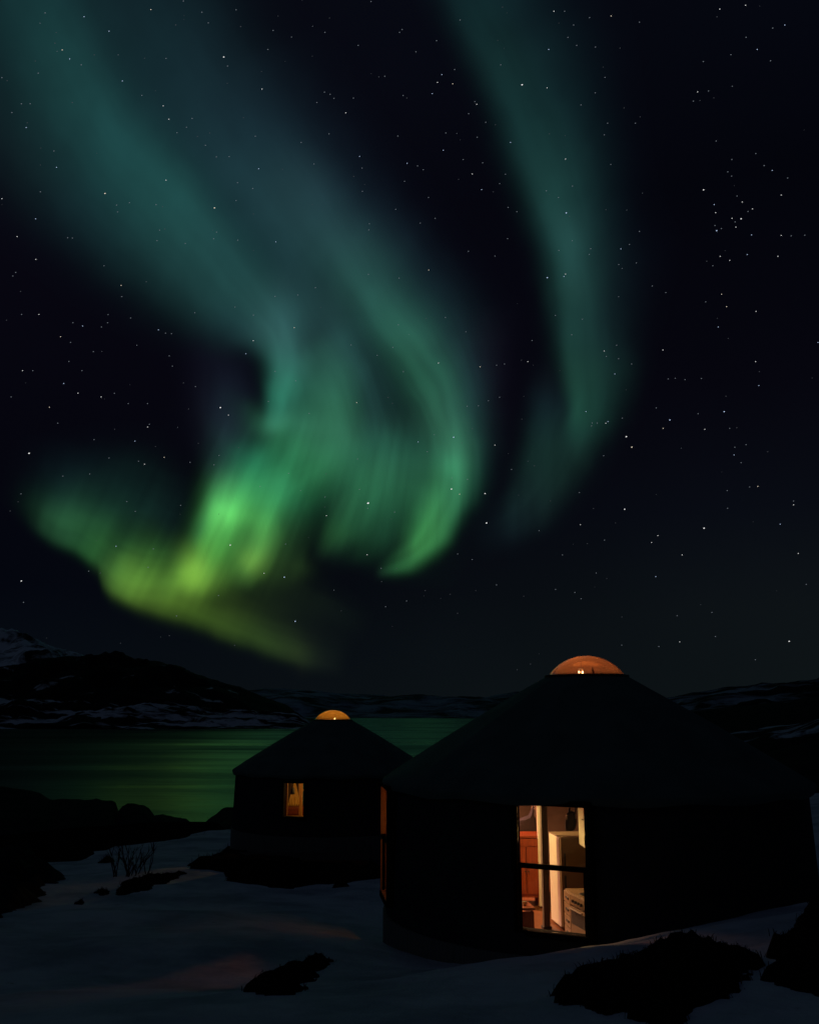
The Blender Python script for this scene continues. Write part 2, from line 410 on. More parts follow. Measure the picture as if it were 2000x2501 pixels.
STROKES = [
    # broad veil of the western band
    [(-60,-420,210,170,0,0,0),(40,-150,190,170,12,38,42),(190,60,160,150,14,40,42),(330,270,130,120,14,40,44),(470,450,100,100,14,40,44),(590,590,70,80,12,36,38),(680,700,55,60,8,26,28),(740,790,40,40,0,0,0)],
    # green ridge of the western band
    [(-40,-300,120,60,6,22,22),(60,-20,95,60,12,42,40),(150,150,88,55,14,46,44),(250,300,85,48,14,48,46),(350,420,82,46,16,50,46),(440,520,78,46,20,54,50),(520,610,66,44,26,60,56),(580,680,45,42,32,66,62),(600,740,30,30,32,76,68),(592,800,20,20,30,86,70),(582,860,14,16,24,80,62),(574,930,10,14,0,0,0)],
    # south-western skirt
    [(-120,180,70,60,6,20,22),(60,330,62,60,8,24,24),(190,445,58,60,8,26,28),(310,545,50,56,9,28,28),(420,625,42,50,10,30,30),(520,690,36,40,8,26,30),(580,760,30,30,0,0,0)],
    # grey-green upper ridge
    [(180,-300,80,90,4,14,18),(340,-10,80,75,10,28,32),(450,150,70,65,15,33,38),(540,270,66,58,18,38,44),(620,390,60,55,22,46,48),(700,500,52,52,24,54,52),(770,600,42,50,26,64,56),(830,680,36,46,28,72,58),(885,755,34,42,30,78,58),(925,830,36,34,34,84,62),(952,900,40,28,36,84,62),(968,970,44,22,36,88,62),(962,1050,48,18,32,84,54),(934,1110,46,15,32,86,50),(888,1160,34,13,34,88,48),(842,1188,20,10,28,74,40),(808,1204,10,8,16,46,26),(790,1212,7,6,0,0,0)],
    # outer veil east of the ridge
    [(560,120,60,60,3,8,12),(690,350,60,60,8,18,26),(800,500,60,56,12,24,32),(890,620,60,52,14,30,36),(950,730,55,44,16,36,40),(985,830,50,30,16,40,42),(1000,920,44,24,14,40,38),(992,1000,40,22,12,38,34),(965,1070,36,20,8,32,26),(920,1130,30,20,0,0,0)],
    # fill of the inner curl
    [(640,740,40,50,18,50,42),(680,800,60,42,26,66,54),(705,860,80,30,30,74,56),(705,920,90,28,28,72,52),(670,985,80,30,26,76,48),(610,1040,60,34,24,76,46),(545,1080,40,36,14,50,34)],
    [(620,800,30,26,6,40,28),(625,900,32,30,12,50,36),(600,980,50,40,16,62,42),(560,1030,50,40,14,56,36)],
    # bright west column
    [(560,905,30,30,0,0,0),(540,950,32,32,14,66,46),(520,985,32,34,24,96,60),(500,1030,30,44,46,128,68),(480,1078,32,40,80,178,84),(466,1120,28,38,56,128,58),(440,1165,26,40,58,120,48),(420,1200,28,36,78,128,46),(405,1235,32,24,60,100,30),(395,1262,22,18,0,0,0)],
    [(485,1045,16,20,0,0,0),(482,1075,18,22,34,84,44),(476,1110,16,20,0,0,0)],
    [(430,1180,36,26,30,44,12),(410,1215,24,26,60,84,24),(402,1240,18,18,30,44,10)],
    # mist left of the column, rising
    [(462,720,30,40,0,0,0),(470,800,30,40,8,14,22),(480,880,26,44,20,32,40),(478,950,24,46,26,48,48),(462,1010,18,40,26,50,46),(445,1070,16,30,20,56,40),(420,1130,14,26,18,50,32),(400,1170,12,20,0,0,0)],
    # second column
    [(610,1010,30,20,16,56,36),(570,1060,26,22,24,70,36),(560,1110,24,20,46,100,44),(552,1160,24,20,54,100,42),(535,1195,22,20,70,112,44),(515,1215,20,16,46,80,30),(500,1240,18,16,0,0,0)],
    [(520,1090,40,36,18,56,26),(490,1150,40,40,26,62,24),(470,1200,40,40,30,58,18),(470,1230,40,40,20,40,12)],
    [(620,1060,26,26,16,52,30),(612,1110,30,26,22,54,28),(598,1160,34,24,26,52,24),(590,1200,40,30,26,46,18),(600,1240,40,40,16,30,8)],
    # low hook: west lobe, then a floor running east
    [(150,920,56,76,0,0,0),(144,980,50,60,3,14,14),(136,1030,46,56,10,34,26),(128,1070,44,60,26,64,40),(124,1095,42,56,24,60,34),(124,1130,40,50,12,34,20),(126,1160,36,44,0,0,0)],
    [(120,1120,30,50,0,0,0),(160,1130,24,50,16,44,24),(205,1160,24,46,20,52,24),(240,1185,24,40,0,0,0)],
    [(60,1085,20,40,0,0,0),(110,1118,18,56,14,40,20),(165,1148,16,58,24,62,28),(215,1182,20,50,30,68,26),(255,1205,26,44,42,84,30),(300,1220,28,44,44,84,28),(350,1222,30,44,40,78,26),(395,1225,34,30,58,90,26),(440,1222,30,30,40,66,18)],
    [(205,1190,12,30,14,32,12),(235,1228,14,30,34,62,20),(280,1262,14,34,44,66,18),(340,1287,14,36,36,56,12),(400,1308,14,38,32,52,10),(460,1328,13,40,28,46,10),(520,1350,13,36,26,44,10),(580,1374,13,30,26,42,12),(630,1392,14,26,24,36,12),(680,1402,16,24,10,16,8),(730,1405,16,30,0,0,0)],
    [(300,1260,36,40,22,34,6),(400,1280,40,40,26,40,6),(500,1295,40,36,22,34,7),(590,1315,40,34,13,22,7),(670,1345,36,28,6,11,5),(740,1370,30,30,0,0,0)],
    [(560,1230,34,36,14,25,6),(640,1258,28,28,11,20,7),(710,1285,24,22,6,12,6),(780,1305,20,20,0,0,0)],
    [(628,1408,10,10,0,0,0),(630,1428,14,14,16,18,8),(630,1446,10,10,0,0,0)],
    # dim veil above the hook
    [(80,1010,50,60,0,0,0),(150,1030,60,60,4,14,13),(230,1050,60,60,5,20,17),(310,1060,60,60,6,22,18),(380,1070,50,50,2,10,8)],
    [(240,1160,30,30,6,30,14),(310,1178,26,30,8,34,14),(380,1180,26,24,10,36,14)],
    # curtains right of the slit
    [(760,860,60,50,0,0,0),(775,930,60,60,18,52,40),(770,1000,52,80,24,64,44),(752,1060,36,90,22,62,38),(726,1105,24,76,16,50,28),(696,1150,16,40,10,34,18),(674,1190,10,20,0,0,0)],
    [(850,860,50,50,0,0,0),(855,920,56,50,18,50,38),(850,990,60,56,20,56,38),(838,1060,56,56,16,50,32),(815,1120,44,40,6,26,16),(800,1160,30,26,0,0,0)],
    [(712,1040,14,26,0,0,0),(702,1080,13,24,14,42,24),(685,1120,11,22,22,58,28),(672,1155,9,16,16,44,20),(662,1188,7,9,0,0,0)],
    # bright rays on the east rim
    [(918,880,16,16,0,0,0),(925,940,16,20,16,50,36),(920,1000,14,18,22,64,38),(915,1060,18,18,28,72,36),(902,1110,20,20,28,70,30),(880,1150,24,18,26,66,26),(845,1185,18,14,0,0,0)],
    [(946,925,8,12,0,0,0),(948,965,9,13,20,66,42),(948,1000,9,13,16,58,36),(950,1030,8,12,0,0,0)],
    [(890,1030,20,16,0,0,0),(885,1080,18,16,12,46,24),(868,1130,18,16,12,46,22),(840,1170,16,16,0,0,0)],
    # tall eastern band
    [(860,-300,30,120,6,20,22),(962,-20,30,92,14,42,42),(1034,110,32,90,18,48,46),(1100,260,34,80,20,52,50),(1150,390,34,62,26,62,58),(1182,500,30,52,28,66,62),(1194,600,30,48,26,62,56),(1202,700,26,46,24,58,52),(1207,790,18,50,22,58,46),(1214,870,14,40,20,58,44),(1212,930,14,30,12,40,32),(1195,985,14,26,0,0,0)],
    [(1185,430,24,26,0,0,0),(1200,510,22,24,16,36,34),(1204,580,22,20,14,32,32),(1204,660,22,20,0,0,0)],
    [(900,-300,20,140,3,10,16),(1120,60,30,90,3,10,16),(1225,330,40,60,3,9,14),(1265,560,40,60,6,16,20),(1272,700,40,44,8,22,24),(1258,830,36,30,10,28,28),(1228,930,50,26,12,34,28),(1185,1010,50,26,12,32,26),(1130,1075,44,24,10,24,22),(1065,1120,30,22,5,14,16),(1000,1150,22,20,0,0,0)],
    [(1148,740,16,50,0,0,0),(1142,850,18,50,10,26,28),(1122,940,18,52,12,34,30),(1102,1010,18,46,10,30,26),(1070,1075,18,34,6,20,18),(1030,1130,14,24,0,0,0)],
    # faint violet air beside the curls
    [(415,640,30,50,0,0,0),(425,760,30,60,5,5,12),(430,880,30,50,6,7,12),(425,980,20,30,0,0,0)],
    [(1000,640,50,40,0,0,0),(1020,760,60,36,10,8,16),(1012,900,50,30,6,6,10),(1000,990,30,20,0,0,0)],
    # glow that fills the heart of the display
    [(330,150,44,44,0,0,0),(430,290,42,42,8,20,22),(540,430,40,40,12,28,30),(620,550,36,36,14,32,34),(680,650,34,34,16,36,34),(730,740,34,34,14,34,32),(770,820,36,36,12,32,30),(790,900,36,36,0,0,0)],
    [(205,1180,22,26,0,0,0),(232,1206,22,30,44,66,20),(262,1226,22,30,50,72,20),(310,1236,22,28,36,54,14),(360,1238,22,26,36,54,14),(405,1228,26,28,56,78,22),(440,1215,22,22,0,0,0)],
    [(660,600,50,50,0,0,0),(720,700,44,50,16,40,40),(780,800,40,44,18,44,42),(810,880,50,50,18,48,42),(800,960,60,60,18,54,40),(770,1040,60,60,14,50,34),(720,1110,50,50,6,26,16)],
    [(590,560,30,30,0,0,0),(598,640,30,34,24,50,50),(600,720,24,30,34,66,64),(596,800,18,28,30,72,62),(586,870,14,20,24,62,50),(576,920,12,14,0,0,0)],
    [(650,680,40,36,0,0,0),(690,770,44,30,26,60,48),(715,850,50,26,30,74,54),(720,920,50,24,30,72,50),(690,990,56,26,26,72,44),(620,1030,50,30,26,80,46),(540,1040,40,36,26,84,46),(480,1060,30,36,0,0,0)],
    [(500,970,36,36,0,0,0),(486,1040,30,40,50,108,54),(476,1090,28,40,66,134,62),(448,1150,30,40,56,112,44),(420,1205,34,38,70,104,36),(402,1245,26,28,30,50,14),(396,1265,20,20,0,0,0)],
    [(585,1000,24,22,0,0,0),(570,1070,22,20,30,80,40),(558,1140,22,18,44,84,38),(535,1190,22,18,64,92,34),(512,1222,18,16,0,0,0)],
    [(230,1196,26,34,0,0,0),(262,1222,26,32,36,56,16),(310,1236,26,30,34,54,14),(380,1240,30,26,30,44,10),(430,1240,20,20,0,0,0)],
    [(180,1010,60,60,0,0,0),(240,1050,60,60,3,16,12),(310,1090,56,56,4,18,13),(370,1120,44,44,2,9,7),(410,1140,30,30,0,0,0)],
    [(215,1215,14,26,0,0,0),(260,1245,16,34,36,54,14),(330,1275,16,40,34,50,12),(410,1300,16,44,30,46,10),(490,1325,16,46,26,40,10),(560,1350,16,40,20,32,10),(620,1376,16,30,14,22,8),(680,1390,16,30,0,0,0)],
    [(900,800,30,36,0,0,0),(945,900,28,30,22,52,36),(962,970,28,22,28,66,42),(958,1050,36,16,24,62,36),(922,1120,34,14,28,66,34),(868,1172,22,11,28,66,32),(824,1198,11,8,18,48,24),(798,1208,8,6,0,0,0)],
    [(800,940,26,20,0,0,0),(780,1000,26,26,14,44,26),(745,1050,24,40,14,44,26),(700,1110,18,40,16,46,26),(675,1165,14,20,0,0,0)],
    [(590,300,60,50,0,0,0),(660,420,54,44,12,22,28),(740,530,46,40,16,34,34),(800,620,40,36,18,42,38),(860,700,34,34,20,48,40),(910,780,30,30,0,0,0)],
    [(-100,-200,100,80,8,30,28),(80,60,90,70,8,30,28),(230,250,80,56,10,34,30),(380,430,70,46,12,38,34),(500,560,56,40,0,0,0)],
]

def catmull(nodes, step):
    P = np.array(nodes, dtype=float)
    P = np.vstack([2 * P[0] - P[1], P, 2 * P[-1] - P[-2]])
    out = []
    for i in range(1, len(P) - 2):
        p0, p1, p2, p3 = P[i - 1], P[i], P[i + 1], P[i + 2]
        n = max(2, int(np.hypot(*(p2 - p1)[:2]) / step))
        t = (np.arange(n) / n)[:, None]
        out.append(0.5 * (2 * p1 + (p2 - p0) * t + (2 * p0 - 5 * p1 + 4 * p2 - p3) * t ** 2 + (3 * p1 - p0 - 3 * p2 + p3) * t ** 3))
    return np.vstack(out)

def value_noise(x, y, seed=0):
    xi, yi = np.floor(x).astype(np.int64), np.floor(y).astype(np.int64)
    fx, fy = x - xi, y - yi
    fx, fy = fx * fx * fx * (fx * (fx * 6 - 15) + 10), fy * fy * fy * (fy * (fy * 6 - 15) + 10)
    def h(a, b):
        n = (a * 374761393 + b * 668265263 + seed * 1442695041) & 0xffffffff
        n = ((n ^ (n >> 13)) * 1274126177) & 0xffffffff
        return ((n ^ (n >> 16)) & 0xffff) / 32767.5 - 1.0
    a, b, c, d = h(xi, yi), h(xi + 1, yi), h(xi, yi + 1), h(xi + 1, yi + 1)
    return (a * (1 - fx) + b * fx) * (1 - fy) + (c * (1 - fx) + d * fx) * fy

def fbm(x, y, seed=0, octaves=4, gain=0.5):
    s, a, f = 0.0, 1.0, 1.0
    for k in range(octaves):
        s = s + a * value_noise(x * f + 17.3 * k, y * f - 9.1 * k, seed + k)
        a *= gain; f *= 2.03
    return s

def aurora_field(xs, ys):
    """glow (linear RGB) on the chart grid xs by ys"""
    X, Y = np.meshgrid(xs, ys)
    # slow swirls so that no streak is a perfect curve
    wx = 9 * fbm(X / 120, Y / 160, 5, 3); wy = 8 * fbm(X / 130, Y / 130, 9, 3)
    XX, YY = X + wx, Y + wy
    F = np.zeros(X.shape + (3,))
    dx, dy = xs[1] - xs[0], ys[1] - ys[0]
    for si, st in enumerate(STROKES):
        S = catmull(st, 4.0)
        T = np.gradient(S[:, :2], axis=0)
        L = np.hypot(T[:, 0], T[:, 1]) + 1e-9
        arc = np.cumsum(L)
        for k in range(0, len(S), 2):
            x, y, sp, sm = S[k, :4]
            sp, sm = max(sp, 6), max(sm, 6)
            col = srgb(np.clip(S[k, 4:7], 0, 255))
            if col.max() < 1e-5: continue
            sa = min(14.0, 0.6 * min(sp, sm))
            sa = max(sa, 7.0)
            w = 2 * L[k] / (sa * 2.5066)
            m = 3.2 * max(sp, sm) + 14
            i0, i1 = int((x - m - xs[0]) / dx), int((x + m - xs[0]) / dx) + 2
            j0, j1 = int((y - m - ys[0]) / dy), int((y + m - ys[0]) / dy) + 2
            i0, j0 = max(i0, 0), max(j0, 0)
            if i1 <= i0 or j1 <= j0 or i0 >= len(xs) or j0 >= len(ys): continue
            ux, uy = XX[j0:j1, i0:i1] - x, YY[j0:j1, i0:i1] - y
            tx, ty = T[k] / L[k]
            a = ux * tx + uy * ty
            b = -ux * ty + uy * tx
            s = np.where(b > 0, sp, sm)
            g = w * np.exp(-0.5 * (a / sa) ** 2 - 0.5 * (b / s) ** 2)
            # filaments running with the streak
            av = (arc[k] + a) / 260.0
            fq = 11.0 + 0.2 * max(sp, sm)
            fa = min(1.0, max(0.35, (y - 480) / 420))
            g = g * (1 + fa * 0.17 * value_noise(b / fq, av, si * 7 + 1) + fa * 0.09 * value_noise(b / (fq * 0.45), av * 1.7, si * 7 + 2))
            F[j0:j1, i0:i1] += g[..., None] * col
    # the arc ends abruptly below
    yb = np.interp(X, [-600, 0, 60, 110, 160, 205, 216, 232, 300, 400, 500, 560, 640, 700, 760, 840], [1020, 1060, 1098, 1134, 1160, 1196, 1236, 1262, 1286, 1314, 1351, 1373, 1404, 1420, 1440, 1600])
    yb = yb + 5 * fbm(X / 60, X * 0 + 3.1, 51, 2)
    F *= (1 / (1 + np.exp(np.clip((Y - yb - 4) / 8.5, -40, 40))))[..., None]
    # it pales towards the zenith and the western edge
    F *= (0.62 + 0.38 * np.clip((Y + 60) / 520, 0, 1))[..., None] * (0.72 + 0.28 * np.clip((X + 40) / 160, 0, 1))[..., None]
    # thin upright rays, strongest in the low bright part
    lean = np.interp(X, [400, 600, 720, 880, 960], [0.50, 0.42, 0.30, 0.12, 0.0])
    rc = X + lean * (Y - 1080)
    ray = value_noise(rc / 34, Y / 420, 21) + 0.8 * value_noise(rc / 15, Y / 300 + 7, 22) + 0.4 * value_noise(rc / 7, Y / 220 + 3, 23)
    amp = 0.16 * np.interp(X, [150, 380], [0.55, 1.0]) * np.clip((Y - 820) / 220, 0, 1) * np.clip((1330 - Y) / 120, 0.25, 1)
    F *= 0.96 * (1 + amp * ray + 0.06 * fbm(XX / 60, YY / 90, 33, 3))[..., None]
    return F
# ================================================================= THE SETTING
# ------------------------------------------------------------------ ground
def thin_plate(P):
    P = np.array(P, dtype=float); n = len(P)
    d = np.hypot(P[:, None, 0] - P[None, :, 0], P[:, None, 1] - P[None, :, 1])
    K = np.where(d > 0, d * d * np.log(d + 1e-12), 0) + np.eye(n) * 2.0
    Q = np.c_[np.ones(n), P[:, :2]]
    A = np.block([[K, Q], [Q.T, np.zeros((3, 3))]])
    w = np.linalg.solve(A, np.r_[P[:, 2], 0, 0, 0])
    def f(x, y):
        x, y = np.asarray(x, dtype=float), np.asarray(y, dtype=float)
        s = w[n] + w[n + 1] * x + w[n + 2] * y
        for i in range(n):
            r2 = (x - P[i, 0]) ** 2 + (y - P[i, 1]) ** 2 + 1e-12
            s = s + w[i] * 0.5 * r2 * np.log(r2)
        return s
    return f

def gp(px, py, D):
    v = at(px, py, D); return (v.x, v.y, v.z)
E = EYE
YB = (2.704, 14.59)      # big yurt
YS = (-2.454, 30.90)     # small yurt
CTRL = [(0, 0, E - 1.68), (-4, 1, E - 2.0), (4, 1, E - 1.35), (0, -8, E - 1.2), (-10, -4, E - 2.6), (10, -4, E - 0.6), (-12, 8, E - 3.0), (12, 8, E - 1.2),
        gp(1000, 2501, 6.0), gp(0, 2501, 6.6), gp(2000, 2501, 5.6), gp(1500, 2501, 5.8),
        # crest of the drift in front of the big yurt
        gp(1000, 2386, 9.2), gp(1200, 2362, 9.4), gp(1400, 2338, 9.8), gp(1600, 2296, 10.3), gp(1800, 2240, 10.9), gp(2000, 2186, 11.6),
        gp(725, 2436, 8.4), gp(480, 2448, 8.2), gp(250, 2440, 8.4), gp(0, 2440, 8.6),
        # hollow left of the big yurt, then the slope down to the small one
        gp(900, 2385, 12.2), gp(560, 2432, 10.0), gp(560, 2370, 11.04), gp(560, 2342, 11.5), gp(560, 2295, 12.4), gp(800, 2400, 10.6), gp(800, 2345, 11.5), gp(800, 2300, 12.4), gp(300, 2420, 10.1), gp(300, 2345, 11.5), gp(0, 2330, 11.6),
        gp(860, 2285, 15.6), gp(600, 2250, 16.8), gp(200, 2230, 17.0),
        gp(880, 2180, 22), gp(700, 2175, 22.5), gp(500, 2140, 24), gp(200, 2170, 22), gp(0, 2180, 21),
        gp(850, 2135, 27.5), gp(560, 2095, 30), gp(300, 2105, 29), gp(50, 2110, 30),
        gp(560, 2035, 37.5), gp(420, 2052, 36), gp(200, 2075, 35), gp(0, 2085, 34), gp(-300, 2110, 33),
        (YB[0], YB[1], E - 3.35), (YB[0] + 2, YB[1] - 1.5, E - 2.75), (YB[0] - 1.5, YB[1] + 3.5, E - 3.7),
        (YB[0] + 3.6, YB[1], E - 2.55), (YB[0] + 4.5, YB[1] + 6, E - 2.6), (8, 14, E - 2.2), (14, 30, E - 3.0), (24, 60, E - 4.2), (20, 45, E - 3.6), (6, 26, E - 3.8), (8, 40, E - 4.6),
        (-25, 20, E - 4.6), (-30, 34, E - 5.4), (-2, 44, E - 5.2), (-14, 44, E - 5.4)]
_tp = thin_plate(CTRL)

def ground_h(x, y):
    x, y = np.asarray(x, dtype=float), np.asarray(y, dtype=float)
    yy = np.clip(y, -12, 62); xx = np.clip(x, -34, 30)
    h = _tp(xx, yy)
    h = np.clip(h, E - 7.5, E - 0.4)
    d = np.hypot(x, y)
    h = h + 0.055 * fbm(x * 0.5, y * 0.5, 3, 5) * np.clip(d / 6, 0.3, 1) + 0.16 * fbm(x * 0.12, y * 0.12, 8, 2) * np.clip((d - 8) / 12, 0, 1)
    # falls to the fjord beyond the rocky shore in the north and west; land runs on to the east
    s = np.maximum(y - 42 - np.maximum(0, x - 9) * 5.0, (-26 - x) * 0.9)
    t = np.clip(s / 34, 0, 1); t = t * t * (3 - 2 * t)
    return h * (1 - t) + (-3.0) * t

def hit(px, py):
    """where a bearing meets the ground"""
    a, y, z = ray(px, py)
    d0 = 3.0
    for k in range(4000):
        d1 = d0 * 1.003 + 0.005
        if EYE + z / y * d1 < float(ground_h(a / y * d1, d1)): break
        d0 = d1
        if d1 > 120: break
    return Vector((a / y * d1, d1, float(ground_h(a / y * d1, d1))))

rad = np.concatenate([np.geomspace(0.4, 60, 300), np.geomspace(61, 420, 60)])
ang = np.concatenate([np.linspace(-180, -34, 50, endpoint=False), np.linspace(-34, 34, 420, endpoint=False), np.linspace(34, 180, 51)])
RR, AA = np.meshgrid(rad, np.radians(ang), indexing='ij')
GX, GY = RR * np.sin(AA), RR * np.cos(AA)
V = np.stack([GX, GY, ground_h(GX, GY)], -1).reshape(-1, 3)
ground = grid_mesh('ground', V, len(rad), len(ang), M['snow'])
tag(ground, kind='structure', label='dark blue snow slope falling to the fjord', cat='snow')

# fjord water, one sheet to the horizon
bm_ = MB(); bm_.add([(-9000, -200, 0), (9000, -200, 0), (9000, 14000, 0), (-9000, 14000, 0)], [(0, 1, 2, 3)])
water = bm_.build('water', M['water'])
tag(water, kind='structure', label='calm fjord water mirroring the green aurora', cat='water')

# ------------------------------------------------------------------ ridges and outcrops
def ridge(name, crest, front, back, foot, material, rough=0.1, seed=0, nx=260, ny=60, pw=1.0, nscale=None, ends=0.06):
    """rise with a surveyed skyline: crest = [(px, py, D)], running 'front' metres towards the viewer and 'back' metres away"""
    C = np.array(crest, dtype=float)
    px = np.linspace(C[0, 0], C[-1, 0], nx)
    py = np.interp(px, C[:, 0], C[:, 1]); D = np.interp(px, C[:, 0], C[:, 2])
    a = (px - 1000) / 2300; b = -(py - 1250.5) / 2300
    yy = CP - b * SP; zz = SP + b * CP
    H = EYE + zz / yy * D; X = a / yy * D
    t = np.linspace(-1, 1, ny)
    fr = np.interp(px, C[:, 0], np.full(len(C), front)) if not hasattr(front, '__len__') else np.interp(px, C[:, 0], front)
    DD = D[None, :] + np.where(t[:, None] < 0, t[:, None] * fr[None, :], t[:, None] * back)
    XX = X[None, :] * DD / D[None, :]
    sh = (0.5 + 0.5 * np.cos(np.pi * np.abs(t))) ** pw
    if ends:
        e = np.clip(np.minimum(np.arange(nx), np.arange(nx)[::-1]) / (nx * ends), 0, 1); e = e * e * (3 - 2 * e)
    else: e = np.ones(nx)
    base = np.full(DD.shape, float(foot)) if not callable(foot) else foot(XX, DD)
    Hh = H[None, :] * np.ones_like(DD)
    amp = np.maximum(Hh - base, 0)
    sc = nscale or 6.0 / (front if not hasattr(front, '__len__') else max(front))
    nz = fbm(XX * sc, DD * sc, seed + 40, 5)
    # broken ground on the flanks, quieter on the surveyed skyline
    Z = base + amp * e[None, :] * sh[:, None] * (1 + rough * nz * (0.15 + 0.85 * np.abs(t[:, None]) ** 0.5)) + rough * 0.25 * amp * nz * (1 - sh[:, None]) * e[None, :]
    V = np.stack([XX, DD, Z], -1).reshape(-1, 3)
    return grid_mesh(name, V, ny, nx, material)

def disp(lst, D):
    k = 2000 / 1724
    return [(x * k, y * k, d if len(r) else D) for (x, y, *r) in lst for d in [r[0] if r else D]]

M['mountain'] = snow_rock('mountain', 0.40, 0.52, 0.012, snow=(0.85, 0.90, 0.97), stretch=(1, 1, 1.6))
M['hill'] = snow_rock('hill', 0.615, 0.66, 0.03, snow=(0.7, 0.72, 0.75), rock=(0.006, 0.006, 0.007), stretch=(0.6, 1, 2.0))
M['shore_hill'] = snow_rock('shore_hill', 0.48, 0.55, 0.05, snow=(0.75, 0.78, 0.84), rock=(0.006, 0.006, 0.007), stretch=(0.45, 1, 1.6))
M['far_hill'] = snow_rock('far_hill', 0.44, 0.60, 0.012, snow=(0.36, 0.46, 0.55), rock=(0.02, 0.024, 0.03), stretch=(0.7, 1, 2.0))
M['east_hill'] = snow_rock('east_hill', 0.49, 0.60, 0.05, snow=(0.42, 0.52, 0.58), rock=(0.008, 0.009, 0.010), stretch=(0.6, 1, 2.2))
M['dark_slope'] = snow_rock('dark_slope', 0.62, 0.68, 0.07, snow=(0.5, 0.58, 0.62), rock=(0.008, 0.009, 0.010), stretch=(0.6, 1, 1.8))
M['patchy'] = snow_rock('patchy', 0.52, 0.56, 0.12, snow=(0.62, 0.70, 0.78), rock=(0.014, 0.014, 0.015), stretch=(0.6, 1, 1.6))

m1 = ridge('mountain', disp([(-420, 1400), (-250, 1372), (-120, 1352), (-40, 1345), (0, 1346), (50, 1350), (85, 1357), (120, 1366), (150, 1379), (185, 1394), (260, 1420), (360, 1455), (480, 1488)], 2700), 900, 1200, 0, M['mountain'], rough=0.28, seed=2)
tag(m1, 'snow streaked mountain rising at the far left skyline', 'mountain', kind='structure')
h1 = ridge('hill', disp([(-420, 1440), (-200, 1428), (-60, 1415), (0, 1408), (45, 1402), (95, 1398), (130, 1391), (175, 1387), (220, 1385), (255, 1388), (290, 1392), (330, 1397), (365, 1404), (395, 1412), (425, 1424), (455, 1434), (480, 1444), (505, 1453), (530, 1462), (560, 1472), (600, 1484), (660, 1494)], 1000), 340, 500, 0, M['hill'], rough=0.22, nscale=0.03, seed=5, pw=0.8)
tag(h1, 'black rounded hill across the fjord with few snow spots', 'hill', kind='structure')
h1b = ridge('shore_slope', disp([(-420, 1478), (-200, 1474), (0, 1472), (60, 1474), (120, 1479), (200, 1485), (280, 1483), (360, 1487), (440, 1492), (520, 1496), (600, 1500), (680, 1505)], 760), 110, 160, 0, M['shore_hill'], rough=0.35, seed=9)
tag(h1b, 'snow patched low slope along the far left shore', 'hillside', kind='structure')
h2 = ridge('far_hills', disp([(380, 1490), (470, 1470), (520, 1457), (555, 1452), (600, 1453), (640, 1455), (690, 1459), (740, 1462), (790, 1463), (830, 1466), (870, 1464), (920, 1467), (970, 1468), (1000, 1470), (1040, 1467), (1085, 1462), (1130, 1460), (1200, 1465), (1300, 1470), (1420, 1474), (1520, 1480)], 2300), 700, 900, 0, M['far_hill'], rough=0.34, seed=13)
tag(h2, 'low snow dusted hills at the end of the fjord', 'hills', kind='structure')
h3 = ridge('east_hill', disp([(1180, 1500), (1300, 1484), (1390, 1472), (1430, 1464), (1480, 1456), (1530, 1450), (1570, 1450), (1610, 1446), (1660, 1444), (1724, 1437), (1850, 1428), (2000, 1425), (2200, 1440), (2400, 1480)], 430), 190, 260, 1.0, M['east_hill'], rough=0.3, seed=17, pw=0.75, ends=0.16)
tag(h3, 'dark hill with thin snow streaks behind big yurt', 'hill', kind='structure')
h5 = ridge('rocky_slope', disp([(1180, 1512), (1300, 1506), (1400, 1500), (1480, 1494), (1540, 1490), (1600, 1484), (1660, 1476), (1724, 1470), (1850, 1462), (2100, 1465), (2350, 1500)], 190), 118, 90, lambda x, y: ground_h(x, y) - 1.2, M['dark_slope'], rough=0.16, seed=23, pw=0.7, ends=0.18)
tag(h5, 'black rocky slope below the eastern hill at right', 'hillside', kind='structure')
h4 = ridge('snow_slope', disp([(1300, 1600), (1400, 1580), (1480, 1558), (1540, 1544), (1600, 1536), (1660, 1530), (1700, 1522), (1724, 1514), (1850, 1500), (2100, 1500), (2300, 1560)], 92), 32, 40, lambda x, y: ground_h(x, y) - 0.8, M['patchy'], rough=0.16, seed=21, pw=0.7, ends=0.12)
tag(h4, 'patchy snow slope between dark rocks right of big yurt', 'hillside', kind='structure')

def outcrop(name, crest, front, back, label, cat, seed, rough=0.18, material=None, nx=160, ny=44, pw=0.6):
    o = ridge(name, crest, front, back, lambda x, y: ground_h(x, y) - 0.35, material or M['rock'], rough=rough, seed=seed, nx=nx, ny=ny, pw=pw)
    return tag(o, label, cat)

